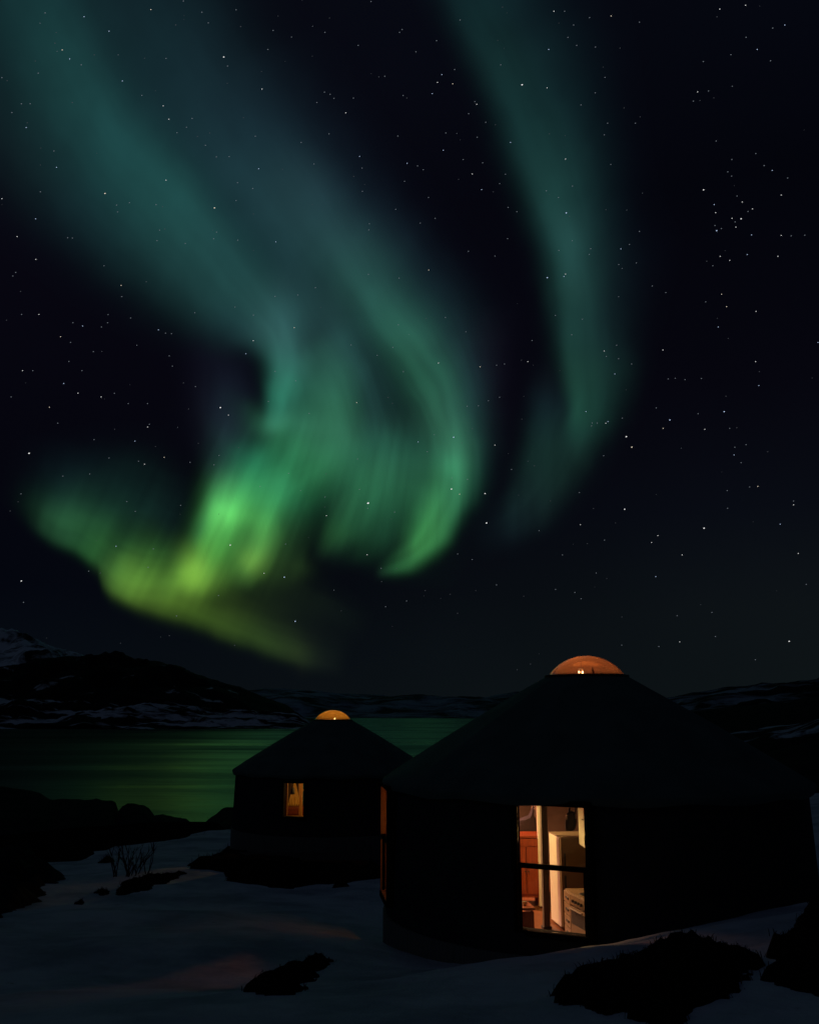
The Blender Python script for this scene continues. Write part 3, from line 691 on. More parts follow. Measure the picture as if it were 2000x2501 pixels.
outcrop('rock_headland', [(-520, 1930, 52), (-300, 1920, 52), (-120, 1922, 52), (0, 1926, 52), (60, 1936, 52), (101, 1947, 51), (122, 1958, 51), (170, 1960, 51), (219, 1961, 51), (268, 1963, 50), (290, 1972, 50), (312, 1990, 49), (330, 2030, 48)], 13.5, 12, 'long black rocky headland at left against the green water', 'headland', 31, rough=0.10)
outcrop('rock_outcrop', [(262, 2010, 48), (300, 1976, 48), (325, 1974, 48), (353, 1977, 48), (364, 1984, 48), (375, 1996, 48), (392, 2030, 48)], 9, 5, 'flat topped black shore rock beside the long headland', 'rock', 37)
outcrop('rock_outcrop', [(352, 2025, 46), (371, 1996, 46), (398, 1988, 46), (426, 1997, 46), (455, 2001, 46), (470, 2014, 46), (482, 2034, 46)], 8, 5, 'low black double humped shore rock left of the water gap', 'rock', 41)
outcrop('rock_outcrop', [(462, 2040, 44), (490, 2020, 44), (503, 2011, 44), (516, 1999, 44), (544, 1983, 44), (568, 1981, 44), (620, 1978, 44), (680, 1984, 44), (760, 2000, 44), (840, 2040, 44)], 7, 6, 'rounded black shore rock behind the small yurt', 'rock', 43)
outcrop('rock_outcrop', disp([(1520, 1640), (1570, 1606), (1610, 1590), (1660, 1574), (1700, 1566), (1750, 1560), (1850, 1556), (2000, 1575), (2150, 1640)], 62), 22, 18, 'broad black rock hump at right behind big yurt', 'rock', 47)
# ------------------------------------------------------------------ bare heath showing through the snow
def inside(px, py, poly):
    r = False; j = len(poly) - 1
    for i in range(len(poly)):
        xi, yi = poly[i]; xj, yj = poly[j]
        if (yi > py) != (yj > py) and px < (xj - xi) * (py - yi) / (yj - yi) + xi: r = not r
        j = i
    return r

def heath(name, poly_px, label, cat, mound=0.10, blades=300, blade=0.10, seed=0, step=None, rim=0.12, mat1='heather', ragged=0.5):
    """a low mound of heather melted out of the snow, outline surveyed on the ground, ragged with stalks"""
    P = [hit(*p) for p in poly_px]
    poly = [(p.x, p.y) for p in P]
    x0, x1 = min(p[0] for p in poly), max(p[0] for p in poly)
    y0, y1 = min(p[1] for p in poly), max(p[1] for p in poly)
    c = Vector(((x0 + x1) / 2, (y0 + y1) / 2, 0)); c.z = float(ground_h(c.x, c.y))
    w = step or max(x1 - x0, y1 - y0) / 64
    xs = np.arange(x0 - 4 * w, x1 + 4 * w, w); ys = np.arange(y0 - 4 * w, y1 + 4 * w, w)
    gx, gy = np.meshgrid(xs, ys)
    # signed distance to the outline
    pts = np.stack([gx.ravel(), gy.ravel()], -1)
    pa = np.array(poly); pb = np.roll(pa, -1, 0)
    dmin = np.full(len(pts), 1e9); ins = np.zeros(len(pts), bool)
    for a, b in zip(pa, pb):
        ab = b - a; t = np.clip(((pts - a) @ ab) / (ab @ ab + 1e-9), 0, 1)
        dmin = np.minimum(dmin, np.hypot(*(pts - a - t[:, None] * ab).T))
        cond = (a[1] > pts[:, 1]) != (b[1] > pts[:, 1])
        ins ^= cond & (pts[:, 0] < (b[0] - a[0]) * (pts[:, 1] - a[1]) / (b[1] - a[1] + 1e-12) + a[0])
    sd = np.where(ins, dmin, -dmin).reshape(gx.shape)
    sd = sd + rim * ragged * fbm(gx / (rim * 3), gy / (rim * 3), seed + 7, 4) + rim * ragged * 0.6 * fbm(gx / (rim * 0.9), gy / (rim * 0.9), seed + 9, 3)
    hgt = mound * np.clip(sd / rim, -1, 1.0) * (1 + 0.35 * fbm(gx * 4, gy * 4, seed, 4)) + 0.02 * fbm(gx * 14, gy * 14, seed + 3, 3) * (sd > 0)
    gz = ground_h(gx, gy)
    z = gz + np.where(sd > 0, hgt + 0.012, -0.25 * np.clip(-sd / (1.5 * w), 0, 1) + 0.012)
    V = np.stack([gx - c.x, gy - c.y, z - c.z], -1).reshape(-1, 3)
    keep = sd > -2.5 * w
    rows, cols = gx.shape
    o = empty(name, c)
    tag(o, label, cat)
    me = bpy.data.meshes.new('mound')
    fs = []
    for i in range(rows - 1):
        for j in range(cols - 1):
            if keep[i, j] and keep[i + 1, j] and keep[i, j + 1] and keep[i + 1, j + 1]:
                fs.append((i * cols + j, i * cols + j + 1, (i + 1) * cols + j + 1, (i + 1) * cols + j))
    used = sorted({k for f in fs for k in f}); mp = {k: n for n, k in enumerate(used)}
    me.from_pydata([tuple(V[k]) for k in used], [], [tuple(mp[k] for k in f) for f in fs])
    me.polygons.foreach_set('use_smooth', [True] * len(me.polygons))
    link_mesh('mound', me, M[mat1], o)
    if blades:
        r = random.Random(seed + 5)
        mb = MB(); n = 0; tries = 0
        sdl, zl = sd, z
        while n < blades and tries < blades * 60:
            tries += 1
            i, j = r.randrange(rows), r.randrange(cols)
            s = sdl[i, j]
            if s < -0.2 * rim or (s > 2.0 * rim and r.random() > 0.35): continue
            p = Vector((gx[i, j] + r.uniform(-w, w) / 2 - c.x, gy[i, j] + r.uniform(-w, w) / 2 - c.y, float(zl[i, j]) - c.z))
            L_ = blade * r.uniform(0.4, 1.25); az = r.uniform(0, 6.283); lean = r.uniform(0.1, 0.9)
            d = Vector((math.cos(az) * lean, math.sin(az) * lean, 1)).normalized()
            side = Vector((-math.sin(az + r.uniform(-1, 1)), math.cos(az), 0)) * (0.003 + 0.035 * L_)
            q = p + d * L_ * 0.55; e = p + d * L_ + Vector((math.cos(az), math.sin(az), -0.3)) * L_ * 0.3
            mb.add([p - side - d * 0.03, p + side - d * 0.03, q + side * 0.7, q - side * 0.7, e], [(0, 1, 2, 3), (3, 2, 4)])
            n += 1
        tag(mb.build('stalks', M['twig'], o, fix=False), kind='stuff')
    return o

def c5(l): return [(x * 0.58, 1950 + y * 0.58) for x, y in l]
def c6(l): return [(1000 + x * 0.58, 2050 + y * 0.58) for x, y in l]
heath('heather_patch', c5([(1030, 815), (1070, 790), (1110, 750), (1180, 730), (1230, 705), (1330, 690), (1390, 690), (1370, 730), (1320, 765), (1270, 780), (1265, 820), (1250, 830), (1110, 840), (1050, 828)]), 'small black heather patch in the faint red glow on snow', 'heather', mound=0.07, blades=500, blade=0.035, seed=101)
heath('heather_patch', c6([(620, 650), (700, 612), (830, 578), (920, 528), (1000, 480), (1070, 450), (1180, 435), (1250, 455), (1320, 475), (1400, 500), (1460, 540), (1380, 575), (1340, 600), (1345, 640), (1300, 700), (1190, 725), (1150, 770), (1080, 790), (960, 770), (930, 735), (820, 738), (740, 700), (660, 700)]), 'large black heather patch in front of the lit yurt window', 'heather', mound=0.09, blades=1500, blade=0.035, seed=103, ragged=0.7)
heath('heather_patch', c6([(1900, 270), (1724, 290), (1650, 330), (1610, 380), (1580, 440), (1545, 445), (1580, 480), (1510, 500), (1530, 530), (1550, 555), (1500, 580), (1560, 605), (1640, 640), (1724, 665), (1900, 690), (2100, 600), (2100, 330)]), 'black heather patch cut by the lower right picture edge', 'heather', mound=0.11, blades=1200, blade=0.04, seed=107, ragged=0.7)
heath('heather_patch', c5([(475, 415), (500, 388), (520, 370), (590, 337), (680, 325), (720, 313), (800, 308), (795, 325), (700, 355), (600, 390), (520, 412)]), 'long narrow dark heather streak left of the small yurt', 'heather', mound=0.10, blades=500, blade=0.06, seed=109, rim=0.25)
heath('heather_patch', c5([(405, 402), (420, 392), (440, 392), (455, 404), (440, 412), (415, 412)]), 'tiny dark tuft left of the long heather streak', 'heather', mound=0.08, blades=60, blade=0.07, seed=113, rim=0.12)
heath('heather_patch', c5([(328, 440), (340, 430), (355, 432), (358, 444), (345, 450), (330, 448)]), 'tiny dark tuft alone in the middle of the left snow', 'heather', mound=0.08, blades=60, blade=0.07, seed=127, rim=0.12)
heath('heather_patch', c5([(422, 268), (435, 261), (470, 261), (476, 270), (450, 274), (430, 274)]), 'small flat dark patch left of the bare shrub', 'heather', mound=0.10, blades=50, blade=0.14, seed=131, rim=0.2)
heath('heather_patch', c5([(-300, 240), (-60, 238), (0, 236), (80, 228), (140, 228), (150, 252), (180, 258), (210, 255), (240, 265), (270, 270), (300, 268), (285, 252), (270, 240), (300, 236), (345, 244), (352, 232), (370, 220), (430, 205), (500, 184), (590, 180), (605, 187), (640, 182), (690, 186), (722, 178), (725, 160), (800, 154), (975, 133), (975, 100), (780, 125), (500, 130), (200, 140), (-300, 150)]), 'dark heath belt between the left snow and the headland', 'heath', mound=0.35, blades=700, blade=0.35, seed=137, rim=0.8)
heath('heather_patch', c5([(795, 300), (830, 285), (870, 270), (885, 255), (930, 236), (975, 228), (1100, 215), (1350, 215), (1600, 225), (1640, 300), (1600, 338), (1520, 348), (1470, 355), (1432, 375), (1380, 364), (1300, 372), (1230, 378), (1130, 378), (1085, 368), (1020, 366), (960, 362), (915, 345), (930, 312), (880, 300), (820, 306)]), 'dark bare heath around the foot of the small yurt', 'heath', mound=0.22, blades=900, blade=0.12, seed=139, rim=0.45)

heath('rock_outcrop', c5([(-260, 330), (-120, 300), (-40, 290), (0, 288), (30, 258), (60, 240), (85, 236), (115, 250), (132, 268), (130, 312), (105, 352), (60, 380), (0, 392), (-120, 400), (-260, 395)]), 'upper rounded black boulder at the left edge in snow', 'rock', mound=0.42, blades=0, seed=53, rim=0.55, mat1='rock')
heath('rock_outcrop', c5([(-300, 430), (-120, 415), (0, 410), (60, 386), (100, 356), (160, 334), (205, 331), (232, 348), (240, 366), (225, 400), (196, 430), (160, 460), (100, 471), (40, 490), (0, 505), (-150, 540), (-300, 530)]), 'lower long black boulder at the left edge in snow', 'rock', mound=0.34, blades=0, seed=59, rim=0.5, mat1='rock')

# bare shrub by the heather streak
def shrub(p, label, seed, n, h):
    r = random.Random(seed)
    o = empty('shrub', p); tag(o, label, 'shrub')
    def twig(mb, a, d, L_, rad, depth):
        pts = [a]; q = a.copy(); dd = d.copy()
        for k in range(4):
            dd = (dd + Vector((r.uniform(-.22, .22), r.uniform(-.22, .22), r.uniform(-.05, .15)))).normalized()
            q = q + dd * L_ / 4; pts.append(q.copy())
        mb.tube(pts, [rad * (1 - 0.2 * k) for k in range(5)], 5)
        if depth:
            for k in range(r.randint(2, 4)):
                i = r.randint(1, 3)
                dv = (dd + Vector((r.uniform(-.8, .8), r.uniform(-.8, .8), r.uniform(0, .5)))).normalized()
                twig(mb, pts[i], dv, L_ * r.uniform(0.35, 0.6), rad * 0.6, depth - 1)
    for k in range(n):
        mb = MB()
        az = r.uniform(0, 6.283); ln = r.uniform(0.1, 0.75)
        twig(mb, Vector((r.uniform(-.25, .25), r.uniform(-.2, .2), -0.08)), Vector((math.cos(az) * ln, math.sin(az) * ln, 1)).normalized(), h * r.uniform(0.55, 1.0), 0.016, 2)
        mb.build('branch', M['twig'], o)
    return o
shrub(hit(302, 2142), 'bare leafless shrub with two twig clumps standing in snow', 61, 9, 0.85)
shrub(hit(330, 2140), 'slanting bare shrub leaning right of its twin in snow', 67, 7, 0.85)
# ================================================================= YURTS
def yurt(name, label, C, z_eave, z_floor, z_skirt, windows, dome_material, seed, liner='liner'):
    """round canvas yurt: wall with real openings, conical roof, ring, acrylic dome, skirt, floor.
    windows: dict(a=angle round from the side facing the camera (+ = left), w, z0, z1, rail, turn, flat)"""
    R0, R1, RE, RR_ = 3.0, 3.06, 3.10, 0.56
    zf, ze = z_floor, z_eave
    rise = 1.53
    root = empty(name, (C[0], C[1], zf)); tag(root, label, 'yurt')
    to_cam = math.atan2(-C[1], -C[0])
    def ang(a): return to_cam - R(a)       # + a runs to the left as seen from the camera
    H = ze - zf
    # ---- wall with window openings
    th0 = set(np.round(np.linspace(-180, 180, 97)[:-1], 4))
    zs = {0.0, H * 0.25, H * 0.5, H * 0.75, H + 0.02}
    holes = []
    for w in windows:
        ha = math.degrees(math.asin((w['w'] / 2 + 0.03) / 2.98))
        holes.append((w['a'] - ha, w['a'] + ha, w['z0'] - zf - 0.03, w['z1'] - zf + 0.03))
    def norm(a): return (a + 180) % 360 - 180
    for a0, a1, b0, b1 in holes:
        th0 = {t for t in th0 if not (a0 - 0.8 < t < a1 + 0.8)}
        th0 |= {round(a0, 4), round((a0 + a1) / 2, 4), round(a1, 4)}
        zs |= {round(b0, 4), round(b1, 4)}
    th = sorted(th0); zs = sorted(zs)
    def cut(i, j):
        t0, t1 = th[i], th[(i + 1) % len(th)]
        tm = (t0 + (t1 if t1 > t0 else t1 + 360)) / 2
        zm = (zs[j] + zs[j + 1]) / 2
        return any(a0 < tm < a1 and b0 < zm < b1 for a0, a1, b0, b1 in holes)
    rn = random.Random(seed)
    sag = [rn.uniform(-0.012, 0.012) for _ in th]
    def P(i, j, inner):
        t = ang(th[i % len(th)]); z = zs[j]
        r = R1 + (R0 - R1) * z / H + (sag[i % len(th)] if 0 < j < len(zs) - 1 else 0) * 0.6
        r -= 0.05 if inner else 0
        return (r * math.cos(t), r * math.sin(t), z)
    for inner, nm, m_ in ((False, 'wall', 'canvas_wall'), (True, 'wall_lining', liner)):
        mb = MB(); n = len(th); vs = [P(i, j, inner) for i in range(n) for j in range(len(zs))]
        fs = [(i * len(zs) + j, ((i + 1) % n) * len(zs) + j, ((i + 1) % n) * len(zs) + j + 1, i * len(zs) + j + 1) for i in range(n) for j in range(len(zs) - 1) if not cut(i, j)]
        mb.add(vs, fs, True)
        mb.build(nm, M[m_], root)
    # ---- skirt under the wall, floor
    mb = MB(); mb.lathe([(R1 + 0.03, z_skirt - zf), (R1 + 0.03, 0.05), (R1 - 0.02, 0.06), (R1 - 0.02, z_skirt - zf)], 72, closed=True)
    mb.build('skirt', M['skirt_wood'], root)
    mb = MB(); mb.lathe([(0, -0.08), (R1 - 0.03, -0.08), (R1 - 0.03, 0.0), (0, 0.0)], 72)
    mb.build('floor', M['pine_dark'], root)
    # ---- roof: straight rafters, rounded at the ring, canvas seams and a scalloped valance
    prof = [(RE - 0.015, H - 0.10), (RE, H - 0.06), (RE + 0.012, H - 0.015), (RE, H + 0.015)]
    for k in range(1, 9):
        u = k / 9
        prof.append((RE + (RR_ + 0.10 - RE) * u, H + 0.015 + (rise - 0.07) * u + 0.022 * math.sin(math.pi * u)))
    prof += [(RR_ + 0.10, H + rise - 0.045), (RR_ + 0.03, H + rise - 0.012), (RR_, H + rise)]
    mb = MB(); n = 96; m = len(prof)
    vs, fs = [], []
    for k in range(n):
        t = 2 * math.pi * k / n
        seam = 0.02 if k % 8 == 0 else 0.0
        for i, (r, z) in enumerate(prof):
            dz = seam if 3 < i < m - 3 else 0.0
            dr = 0.012 * math.sin(k * 1.7 + seed) if i == 0 else 0
            wz = 0.018 * math.sin(k * 0.9 + seed) * (i == 0) + 0.006 * math.sin(k * 2 * math.pi / 8) * (3 < i < m - 3)
            vs.append(((r + dr) * math.cos(t), (r + dr) * math.sin(t), z + dz + wz))
    for k in range(n):
        for i in range(m - 1):
            a, b = k * m, ((k + 1) % n) * m
            fs.append((a + i, b + i, b + i + 1, a + i + 1))
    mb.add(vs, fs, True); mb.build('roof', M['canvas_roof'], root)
    mb = MB(); mb.lathe([(R0 - 0.06, H - 0.0), (RR_ - 0.04, H + rise - 0.10), (RR_ - 0.04, H + rise - 0.02)], 72)
    mb.build('roof_lining', M[liner], root)
    # rafters under the roof
    mb = MB()
    for k in range(28):
        t = 2 * math.pi * (k + 0.5) / 28
        c, s = math.cos(t), math.sin(t)
        mb.tube([((R0 - 0.12) * c, (R0 - 0.12) * s, H - 0.06), ((RR_ - 0.02) * c, (RR_ - 0.02) * s, H + rise - 0.16)], 0.035, 6)
    mb.build('rafters', M['pine'], root)
    # ---- wooden compression ring and dome
    mb = MB(); mb.lathe([(RR_ - 0.10, H + rise - 0.17), (RR_ - 0.03, H + rise - 0.17), (RR_ - 0.03, H + rise + 0.012), (RR_ - 0.10, H + rise + 0.012)], 64, closed=True)
    mb.build('ring', M['pine'], root)
    dm = MB(); rd = RR_ + 0.004; hd = 0.285
    pr = [(RR_ + 0.055, H + rise + 0.004), (rd + 0.012, H + rise + 0.010)]
    Rs = (rd * rd + hd * hd) / (2 * hd)            # shallow spherical cap
    for k in range(0, 17):
        q = rd * (1 - k / 16)
        pr.append((q, H + rise + 0.014 + hd - Rs + math.sqrt(Rs * Rs - q * q)))
    dm.lathe(pr, 64)
    dome = dm.build('dome', dome_material, root)
    mb = MB(); mb.lathe([(RR_ + 0.012, H + rise - 0.012), (RR_ + 0.075, H + rise - 0.03), (RR_ + 0.075, H + rise + 0.001), (RR_ + 0.012, H + rise + 0.010)], 64, closed=True)
    mb.build('rim', M['black'], dome)
    for k in range(5):
        mb = MB()
        t = to_cam + R(-62 + 72 * k)
        c, s = math.cos(t), math.sin(t)
        mb.box(((RR_ - 0.06) * c, (RR_ - 0.06) * s, H + rise + 0.035), (0.026, 0.026, 0.06), Matrix.Rotation(t, 3, 'Z'), 0.005)
        mb.tube([((RR_ - 0.06) * c, (RR_ - 0.06) * s, H + rise + 0.06), ((RR_ - 0.085) * c, (RR_ - 0.085) * s, H + rise + 0.10)], 0.008, 6)
        mb.build('latch', M['black'], dome)
    # ---- windows
    for w in windows:
        t = ang(w['a'] + w.get('turn', 0)); tc = ang(w['a'])
        ww, h = w['w'], w['z1'] - w['z0']
        half = math.asin((ww / 2 + 0.03) / 2.98)
        rr = R0 - 0.005 + 0.03
        cx, cy = rr * math.cos(tc), rr * math.sin(tc)
        zc = (w['z0'] + w['z1']) / 2 - zf
        rot = Matrix.Rotation(t, 3, 'Z')     # local x = outward, y = along the wall
        def L(x, y, z): return Vector((cx, cy, zc)) + rot @ Vector((x, y, z))
        fr = MB(); fw = 0.07; dp = 0.15; xo = w.get('proud', 0.0)
        x_c = -dp / 2 + 0.035 + xo
        fr.box(L(x_c, -ww / 2 - fw / 2, 0), (dp, fw, h + 2 * fw), rot, 0.006)
        fr.box(L(x_c, ww / 2 + fw / 2, 0), (dp, fw, h + 2 * fw), rot, 0.006)
        fr.box(L(x_c, 0, h / 2 + fw / 2), (dp - 0.004, ww, fw), rot, 0.005)
        fr.box(L(x_c, 0, -h / 2 - fw / 2), (dp + 0.03, ww, fw), rot, 0.005)
        f = fr.build('window', M[w.get('frame', 'dark_frame')], root)
        if w.get('inner'):
            # pale pine reveal boards inside the frame
            iv = MB(); q = 0.012
            iv.box(L(x_c + 0.01, -ww / 2 + q / 2, 0), (dp * 0.9, q, h - 0.004), rot)
            iv.box(L(x_c + 0.01, ww / 2 - q / 2, 0), (dp * 0.9, q, h - 0.004), rot)
            iv.box(L(x_c + 0.01, 0, -h / 2 + q / 2), (dp * 0.9, ww - 2 * q - 0.004, q), rot)
            iv.build('reveal', M['pine'], f)
        if w.get('rail') is not None:
            zr = w['rail'] - zf - zc
            sl = MB(); sl.box(L(xo + 0.0, 0, zr), (0.05, ww - 0.03, 0.058), rot, 0.008)
            sl.build('meeting_rail', M[w.get('frame', 'dark_frame')], f)
            sw = 0.03
            z0, z1 = -h / 2, zr - 0.024
            for sg in (-1, 1):
                lo = MB(); lo.box(L(xo - 0.012, sg * (ww / 2 - sw / 2 - 0.013), (z0 + z1) / 2), (0.035, sw, z1 - z0 - 0.004), rot, 0.004)
                lo.build('sash_stile', M[w.get('frame', 'dark_frame')], f)
        pn = MB(); pn.box(L(xo - 0.012, 0, 0), (0.005, ww - 0.026, h - 0.004), rot)
        pn.build('pane', M[w.get('pane', 'pane')], f)
    return root, ang

M['dome_orange'] = dome_mat('dome_orange', (0.66, 0.28, 0.16), 0.5)  # tint carries the orange light bounced off the wood inside
M['dome_amber'] = dome_mat('dome_amber', (0.75, 0.42, 0.10), 0.55)

FB, FS = EYE - 2.86, EYE - 3.55
big, angB = yurt('yurt', 'large dark canvas yurt in front with tall lit window and glowing orange dome', YB, EYE - 1.0, FB, EYE - 3.95,
    [dict(a=9.4, turn=8, w=0.86, z0=EYE - 2.53, z1=EYE - 1.115, rail=EYE - 1.81), dict(a=71.5, turn=1, w=0.84, z0=EYE - 2.56, z1=EYE - 1.10, rail=EYE - 1.80, proud=0.045, inner=True, pane='pane_amber')],
    M['dome_orange'], 3)
small, angS = yurt('yurt', 'smaller looking dark yurt by the fjord with small amber window and amber dome', YS, EYE - 1.80, FS, EYE - 4.7,
    [dict(a=20.7, turn=4, w=0.64, z0=EYE - 2.94, z1=EYE - 2.03), dict(a=167.5, w=0.9, z0=EYE - 3.25, z1=EYE - 2.05, rail=EYE - 2.67, inner=True, frame='pine')],
    M['dome_amber'], 7, 'liner_dark')

# front deck of the small yurt
def deck():
    o = empty('deck', (-3.2, 27.3, EYE - 4.05)); tag(o, 'low dark wooden deck at the front foot of the small yurt', 'deck')
    mb = MB()
    for k in range(9): mb.box((0, -0.62 + k * 0.155, 0.13), (4.2, 0.145, 0.04), None, 0.006)
    mb.build('planks', M['grey_wood'], o)
    mb = MB(); mb.box((0, -0.70, 0.05), (4.24, 0.04, 0.16), None, 0.006); mb.build('edge_board', M['pine_dark'], o)
    for x in (-1.9, -0.6, 0.7, 1.9):
        mb = MB(); mb.box((x, -0.55, -0.22), (0.1, 0.1, 0.60), None, 0.008); mb.build('post', M['grey_wood'], o)
deck()

# ------------------------------------------------------------------ what shows through the big yurt's window
def w4(cx, cy): return 1200 + cx * 0.1855, 1920 + cy * 0.1855
def a4(cx, cy, D): return at(*w4(cx, cy), D)

def frame2(p0, p1):
    """axes of a thing standing with one face along p0 -> p1"""
    u = Vector((p1.x - p0.x, p1.y - p0.y, 0)).normalized()
    return u, Vector((-u.y, u.x, 0))

def rz(u): return math.atan2(u.y, u.x)

# partition wall seen edge on, with white painted edge post
def partition():
    p = a4(667, 1590, 14.9); o = empty('partition_wall', (p.x, p.y, FB)); tag(o, 'thin partition wall with white painted edge board inside big yurt', 'partition')
    H = 1.95
    mb = MB(); mb.box((0.0, 0.0, H / 2 + 0.02), (0.075, 0.05, H), None, 0.004); mb.build('edge_board', M['white_paint'], o)
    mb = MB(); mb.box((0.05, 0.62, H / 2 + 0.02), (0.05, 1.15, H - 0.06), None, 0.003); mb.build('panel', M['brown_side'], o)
partition()

def roof_post():
    p = a4(727, 1868, 13.5); o = empty('roof_post', (p.x, p.y, FB)); tag(o, 'dark square roof post between white edge board and white cabinet', 'post')
    mb = MB(); mb.box((0, 0, 1.28), (0.085, 0.085, 2.5), Matrix.Rotation(R(8), 3, 'Z'), 0.006); mb.build('shaft', M['post'], o)
    mb = MB(); mb.box((0, 0, 0.02), (0.12, 0.12, 0.04), Matrix.Rotation(R(8), 3, 'Z'), 0.006); mb.build('foot', M['black'], o)
M['post'] = mat('post', (0.10, 0.075, 0.06), (0.07, 0.05, 0.04), rough=0.7, scale=8)
roof_post()

def fridge():
    near, far = a4(896, 686, 13.35), a4(755, 620, 13.92)
    u, v = frame2(near, far)                     # u: into the room along the left face
    n = Vector((u.y, -u.x, 0))                   # towards the right
    d = (Vector((far.x, far.y, 0)) - Vector((near.x, near.y, 0))).length
    o = empty('refrigerator', (near.x, near.y, FB), rz(u)); tag(o, 'tall white refrigerator with its left side brightly lit', 'refrigerator')
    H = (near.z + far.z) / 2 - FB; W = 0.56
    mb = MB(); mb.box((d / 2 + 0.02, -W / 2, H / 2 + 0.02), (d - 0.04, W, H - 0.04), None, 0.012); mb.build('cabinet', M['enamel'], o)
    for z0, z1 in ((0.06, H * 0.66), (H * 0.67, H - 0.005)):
        mb = MB(); mb.box((-0.022, -W / 2, (z0 + z1) / 2), (0.035, W - 0.004, z1 - z0), None, 0.012); dr = mb.build('door', M['enamel_shaded'], o)
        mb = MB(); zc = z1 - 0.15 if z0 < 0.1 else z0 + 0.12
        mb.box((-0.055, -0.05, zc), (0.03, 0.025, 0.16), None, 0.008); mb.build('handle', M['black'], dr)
    mb = MB(); mb.box((d / 2 - 0.02, -W / 2, H + 0.008), (d + 0.03, W + 0.01, 0.014), None, 0.004); mb.build('top', M['brown_side'], o)  # brown here: weak grazing light on the white top put into the colour
    return near, u, n, H
M['enamel_shaded'] = mat('enamel_shaded', (0.26, 0.17, 0.11), (0.23, 0.15, 0.095), rough=0.35, scale=3)  # darker copy of enamel, the shade on the fridge front put in
M['white_shaded'] = mat('white_shaded', (0.30, 0.18, 0.105), (0.26, 0.155, 0.09), rough=0.45, scale=5)  # white drawers and cooker, with their shade put into the colour
fr_near, fr_u, fr_n, fr_h = fridge()

# shoulder bag hanging from the rafter over the refrigerator
def bag():
    p = a4(1030, 600, 13.45); top = a4(1085, 150, 13.45)
    o = empty('bag', p); tag(o, 'black shoulder bag hanging by its strap over the refrigerator', 'bag')
    mb = MB()
    prof = [(0.0, 0.0), (0.055, 0.005), (0.085, 0.04), (0.095, 0.12), (0.08, 0.2), (0.045, 0.26), (0.0, 0.275)]
    vs, fs = [], []
    n = 20
    for k in range(n):
        t = 2 * math.pi * k / n
        for r, z in prof:
            wob = 1 + 0.12 * math.sin(3 * t + z * 20)
            vs.append((r * 0.85 * math.cos(t) * wob + z * 0.12, r * 0.5 * math.sin(t) * wob, z + 0.0))
    m = len(prof)
    for k in range(n):
        for i in range(m - 1):
            a, b = k * m, ((k + 1) % n) * m
            fs.append((a + i, b + i, b + i + 1, a + i + 1))
    mb.add(vs, fs, True); mb.build('body', M['black'], o)
    q = top - p
    for s in (-1, 1):
        mb = MB(); pts = [Vector((0.03 + s * 0.045, 0, 0.2)), Vector((0.055 + s * 0.04, 0, 0.32)), Vector((0.075 + s * 0.022, 0, 0.45)), q * 0.8 + Vector((s * 0.01, 0, 0)), q]
        mb.tube(pts, 0.013, 8); mb.build('strap', M['black'], o)
    mb = MB(); mb.tube([(-0.035, -0.05, 0.16), (-0.035, -0.052, 0.225)], 0.011, 8); mb.build('buckle', M['steel'], o)
    mb = MB(); mb.tube([(0.075, -0.05, 0.17), (0.08, -0.052, 0.225)], 0.009, 8); mb.build('buckle', M['steel'], o)
bag()

def wall_cabinet():
    far, near = a4(1160, 800, 12.95), a4(1262, 850, 12.45)
    u, v = frame2(near, far)
    d = math.hypot(far.x - near.x, far.y - near.y)
    o = empty('wall_cabinet', (near.x, near.y, near.z), rz(u)); tag(o, 'white wall cabinet high at the right edge of the lit window', 'cabinet')
    mb = MB(); mb.box((d / 2, -0.17, 0.31), (d, 0.30, 0.62), None, 0.005); mb.build('carcass', M['white_paint'], o)
    mb = MB(); mb.box((d / 2, -0.007, 0.31), (d - 0.01, 0.022, 0.60), None, 0.005); dr = mb.build('door', M['white_paint'], o)
    mb = MB(); mb.tube([(0.05, 0.03, 0.36), (0.11, 0.03, 0.36)], 0.008, 6); mb.build('handle', M['black'], dr)
    mb = MB(); pts = [Vector((0.03 + 0.035 * math.sin(t), 0.014, 0.10 + 0.075 * math.cos(t))) for t in np.linspace(0.4, 5.6, 14)]
    mb.tube(pts, 0.005, 6); mb.build('cord', M['black'], o)
wall_cabinet()

